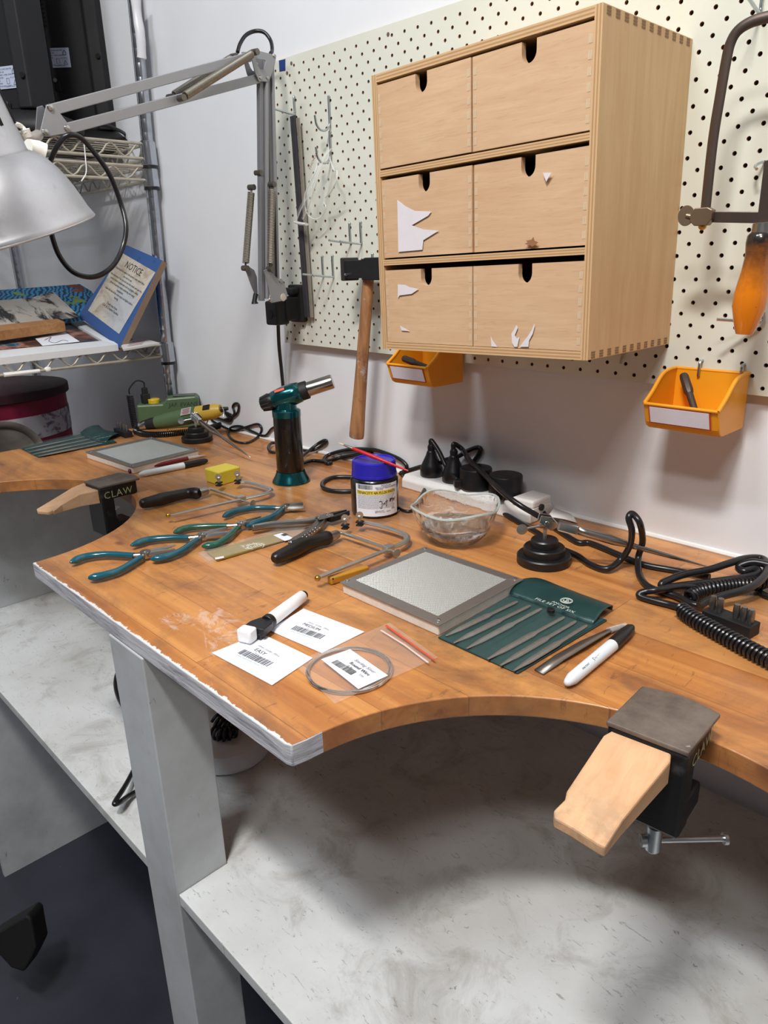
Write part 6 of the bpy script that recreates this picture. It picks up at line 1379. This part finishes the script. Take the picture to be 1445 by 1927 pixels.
# ---- heaters on the upper shelf (two tall black units seen from behind)
BH = M('0c0d13', .7, 0, .3, .15, 20)
def heater(label, org, rot, wd, ht, lab, lead):
    m = Matrix.Translation(org) @ Matrix.Rotation(rot, 4, 'Z'); r = root('tower_heater', None, label, 'heater', 'black tower heaters on the upper shelf', mx=m)
    mb = MB(); prof = [(-wd/2, .05), (-wd/2 + .01, -.002), (-wd * .22, -.012), (-wd * .18, -.006), (wd * .27, -.006), (wd * .30, -.014), (wd/2 - .008, -.010), (wd/2, .05), (wd * .3, .085), (-wd * .3, .085)]
    mb.prism(prof, ht, m, z0=.042); mk('casing', mb, BH, r, smooth=0, bev=.003)
    mk('foot', MB().lathe([(wd * .72, .0), (wd * .74, .006), (wd * .70, .020), (wd * .40, .042), (.0000001, .042)], m @ Matrix.Translation(V((wd * .12, .03, 0))) @ Matrix.Diagonal((1, .62, 1, 1)), 40), BLACKM, r, smooth=40)
    x, z, lw, lh = lab; y = -.0075
    mk('rating_label', MB().box((x, y, z), (lw, .001, lh), m), M('b7c0d6', .5), r, smooth=0)
    mb = MB(); mm = m @ Matrix.Translation(V((x, y - .0007, z))) @ Matrix.Rotation(PI/2, 4, 'X')
    for k, t_ in enumerate(('FREESTANDING TOWER HEATER', 'MODEL No.: TCHR15B', 'INPUT: AC 220-240V~ 50Hz 2000W', 'DEFROSTER HEATER', 'S/N: 1800447955', 'DO NOT IMMERSE', 'KEEP AWAY FROM BED LINEN')):
        mb.text(t_, lh * .10, mm @ Matrix.Translation(V((-lw * .46, lh * (.34 - .125 * k), 0))))
    mb.text('H O M E', lh * .11, mm @ Matrix.Translation(V((lw * .22, -lh * .06, 0)))); mb.text('MADE IN CHINA', lh * .075, mm @ Matrix.Translation(V((lw * .05, -lh * .44, 0))))
    for sh_ in ([(0, .22), (.045, .10), (.045, -.02), (-.045, -.02), (-.045, .10)], [(0, -.14), (.06, -.36), (-.06, -.36)]):
        mb.tube([mm @ V((lw * .36 + q[0] * lw, lh * q[1] + lh * .16 * (sh_[0][1] > 0), .0002)) for q in sh_], .0005, 4, closed=True)
    mb.tube([mm @ V((lw * (.14 + a), lh * (-.16 + b), .0002)) for a, b in ((-.04, -.12), (.04, -.12), (.04, .12), (-.04, .12))], .0004, 4, closed=True)
    mk('label_print', mb, M('20263a', .6, 0, 0, 0), r, smooth=0)
    mk('switch', MB().box((x + lw * .0, y - .001, z - lh * 1.45), (lw * .20, .003, lh * .55), m), BLACK, r, smooth=0, bev=.0006)
    mb = MB(); mb.cyl(m @ V((x - .002, y - .002, z - lh * 1.15)), m @ V((x - .002, y - .004, z - lh * 1.15)), .004); mk('switch_mark', mb, M('77777a', .5), r)
    mb = MB()
    for q in ((wd * .41, z - .0), (wd * .41, z - .17), (-wd * .3, z - .05)): mb.cyl(m @ V((q[0], -.0155, q[1])), m @ V((q[0], -.005, q[1])), .005, seg=12)
    mk('screw_hole', mb, DRK, r)
    mb = MB()
    for k in range(8): mb.box((-wd * .30, -.013, ht * .62 + k * .008), (wd * .25, .002, .003), m)
    mk('grille_slots', mb, DRK, r, smooth=0)
fwd = V((-.682, .655, 0)).normalized(); rotc = math.atan2(.715, .698)
o1 = T(140, 254, .607); P1 = V((-1.70, .60, .607))
hp = D(103, 110, 1.66)
def hpos(u, v, dep, zbase):
    p = D(u, v, dep); return V((p.x, p.y, zbase)), p.z - zbase
o1, lz = hpos(128, 110, 1.62, .608); heater('black tower heater with a white rating label, the one nearer the chrome post', o1, rotc, .175, .40, (-.030, lz, .074, .038), 0)
o2, lz = hpos(-4, 150, 1.42, .608); heater('black tower heater behind the lamp shade, at the left edge', o2, rotc - .28, .170, .40, (.020, lz, .074, .038), 0)
mk('heater_lead', MB().tube(spl([D(-10, 205, 1.45), D(12, 206, 1.46), D(32, 197, 1.47), D(48, 187, 1.48), D(68, 188, 1.50), D(84, 196, 1.52), D(100, 210, 1.54)], 6), .0045, 10), M('2b2b30', .35), label='thick dark lead in front of the heaters on the upper shelf', cat='cable')
mk('heater_lead', MB().tube(spl([D(130, 232, 1.56), D(170, 233, 1.58), D(200, 236, 1.60), D(225, 246, 1.63), D(235, 252, 1.66)], 6), .0038, 10), BLACK, label='black lead lying over the foot of the heater nearer the post', cat='cable')
# ---- round boxes and tub behind the bench end
def loc_d(u, v, dep): return D(u, v, dep)
s = NT('floral_band'); X = s.xyz(); n = s.noise(s.co, 26, 4, .7, .8); c = s.mix(s.ramp(n, [(.50, 0.), (.58, 1.)]), 'c9c3c8', '7c6585'); s.base(c); s.set(.6); FLO = s.m
MAG = M('8a1238', .5, 0, .1, .1)
c = T(45, 858, -.06); c = V((-2.04, .575, -.272)); HM = Matrix.Translation(c) @ Matrix.Diagonal((1.12, 1.12, .92, 1)); zr_ = ZV(c.x + .12, c.y - .1, 740)
r = root('hat_box', c, 'round magenta hat box with floral band and dark lid behind the bench end', 'box')
mk('box_body', MB().lathe([(.155, 0), (.157, .002), (.157, .357)], HM, 64), MAG, r, smooth=40)
mk('floral_band', MB().lathe([(.1585, .250), (.1585, .312)], HM, 64), FLO, r, smooth=40)
mk('box_lid', MB().lathe([(.163, .352), (.165, .354), (.165, .375), (.162, .378), (.0000001, .380)], HM, 64), M('3a1420', .55), r, smooth=40)
mk('ribbon_loop', MB().rod(HM @ V((.118, -.108, .352)), HM @ V((.118, -.108, .30)), .005, .003, up=(.7, -.7, 0)), M('b9b2ac', .5), r, smooth=0)
c = D(14, 862, 1.66); ax = (CAM - c).normalized(); m = fr(c, V((0, 0, 1)).cross(ax), ax)
mk('round_tub', MB().lathe([(.060, -.05), (.078, -.002), (.083, 0), (.083, .005), (.076, .006), (.070, .001), (.066, -.008), (.0000001, -.010)], m, 48), [film('frosted_tub', .93, '6b635c', .3, .2)], smooth=50, label='frosted round plastic tub tipped on its side in front of the hat box', cat='tub')
# ---- under the bench
c = T(432, 1412, ZS); r = root('foot_pedal', c, 'white round foot pedal with black coiled lead on the lower shelf behind the leg', 'foot pedal')
mk('pedal_disc', MB().lathe([(.056, 0), (.060, .004), (.058, .016), (.050, .024), (.0000001, .026)], Matrix.Translation(c), 48), M('dcdce0', .35), r)
zc2 = ZS + .032
mk('coil', MB().tube(helix([T(404, 1352, ZS + .045), T(418, 1360, ZS + .040), T(434, 1366, ZS + .036), T(446, 1372, ZS + .034)], .0085, .006), .0026, 6, cap=False), RUB, r)
mk('coil', MB().tube(helix([T(402, 1378, ZS + .034), T(418, 1382, ZS + .034), T(432, 1380, ZS + .034), T(440, 1374, ZS + .034)], .0085, .006), .0026, 6, cap=False), RUB, r)
def gcable(label, l, rad=.0034):
    return mk('cable', MB().tube(spl([T(u, v, ZS + z) for u, v, z in l], 8), rad, 10), RUB, label=label, cat='cable', group='black cords on the lower shelf')
gcable('black cord curving away to the right of the leg on the lower shelf', [(380, 1440, .004), (400, 1445, .004), (425, 1443, .004), (450, 1435, .004), (472, 1420, .004), (492, 1402, .004), (510, 1385, .004)])
gcable('black cord bending beside the leg on its left, the upper one', [(232, 1240, .03), (222, 1262, .02), (217, 1285, .012), (221, 1308, .006), (232, 1330, .004), (250, 1352, .004)])
gcable('black cord with a sharp bend left of the leg, the lower one', [(275, 1400, .004), (252, 1448, .012), (236, 1478, .018), (218, 1506, .022), (216, 1513, .022), (225, 1510, .020), (240, 1499, .012), (262, 1487, .006), (290, 1478, .004)])
# stool foot on the floor
a = T(30, 1790, -ZT + .03); r = root('stool_foot', (a.x, a.y, -ZT), 'black rubber stool foot at the lower left edge of the photo', 'stool foot')
q = [D(u, v, 1.33) for u, v in ((-25, 1768), (0, 1752), (50, 1722), (58, 1728), (62, 1752), (68, 1785), (58, 1806), (45, 1830), (20, 1822), (0, 1800), (-25, 1790))]
n_ = (RM @ V((0, 0, -1)))
mk('rubber_foot', MB().slab(q, n_, .05), M('0b0b0c', .7, 0, .1, .2), r, smooth=0, bev=.004)
# ================================================================== finish: lift everything so that the floor is at zero
for o in list(sc.objects):
    if o.parent is None: o.location.z += ZT
    for k in ('_mx', '_loc'):
        if k in o: del o[k]
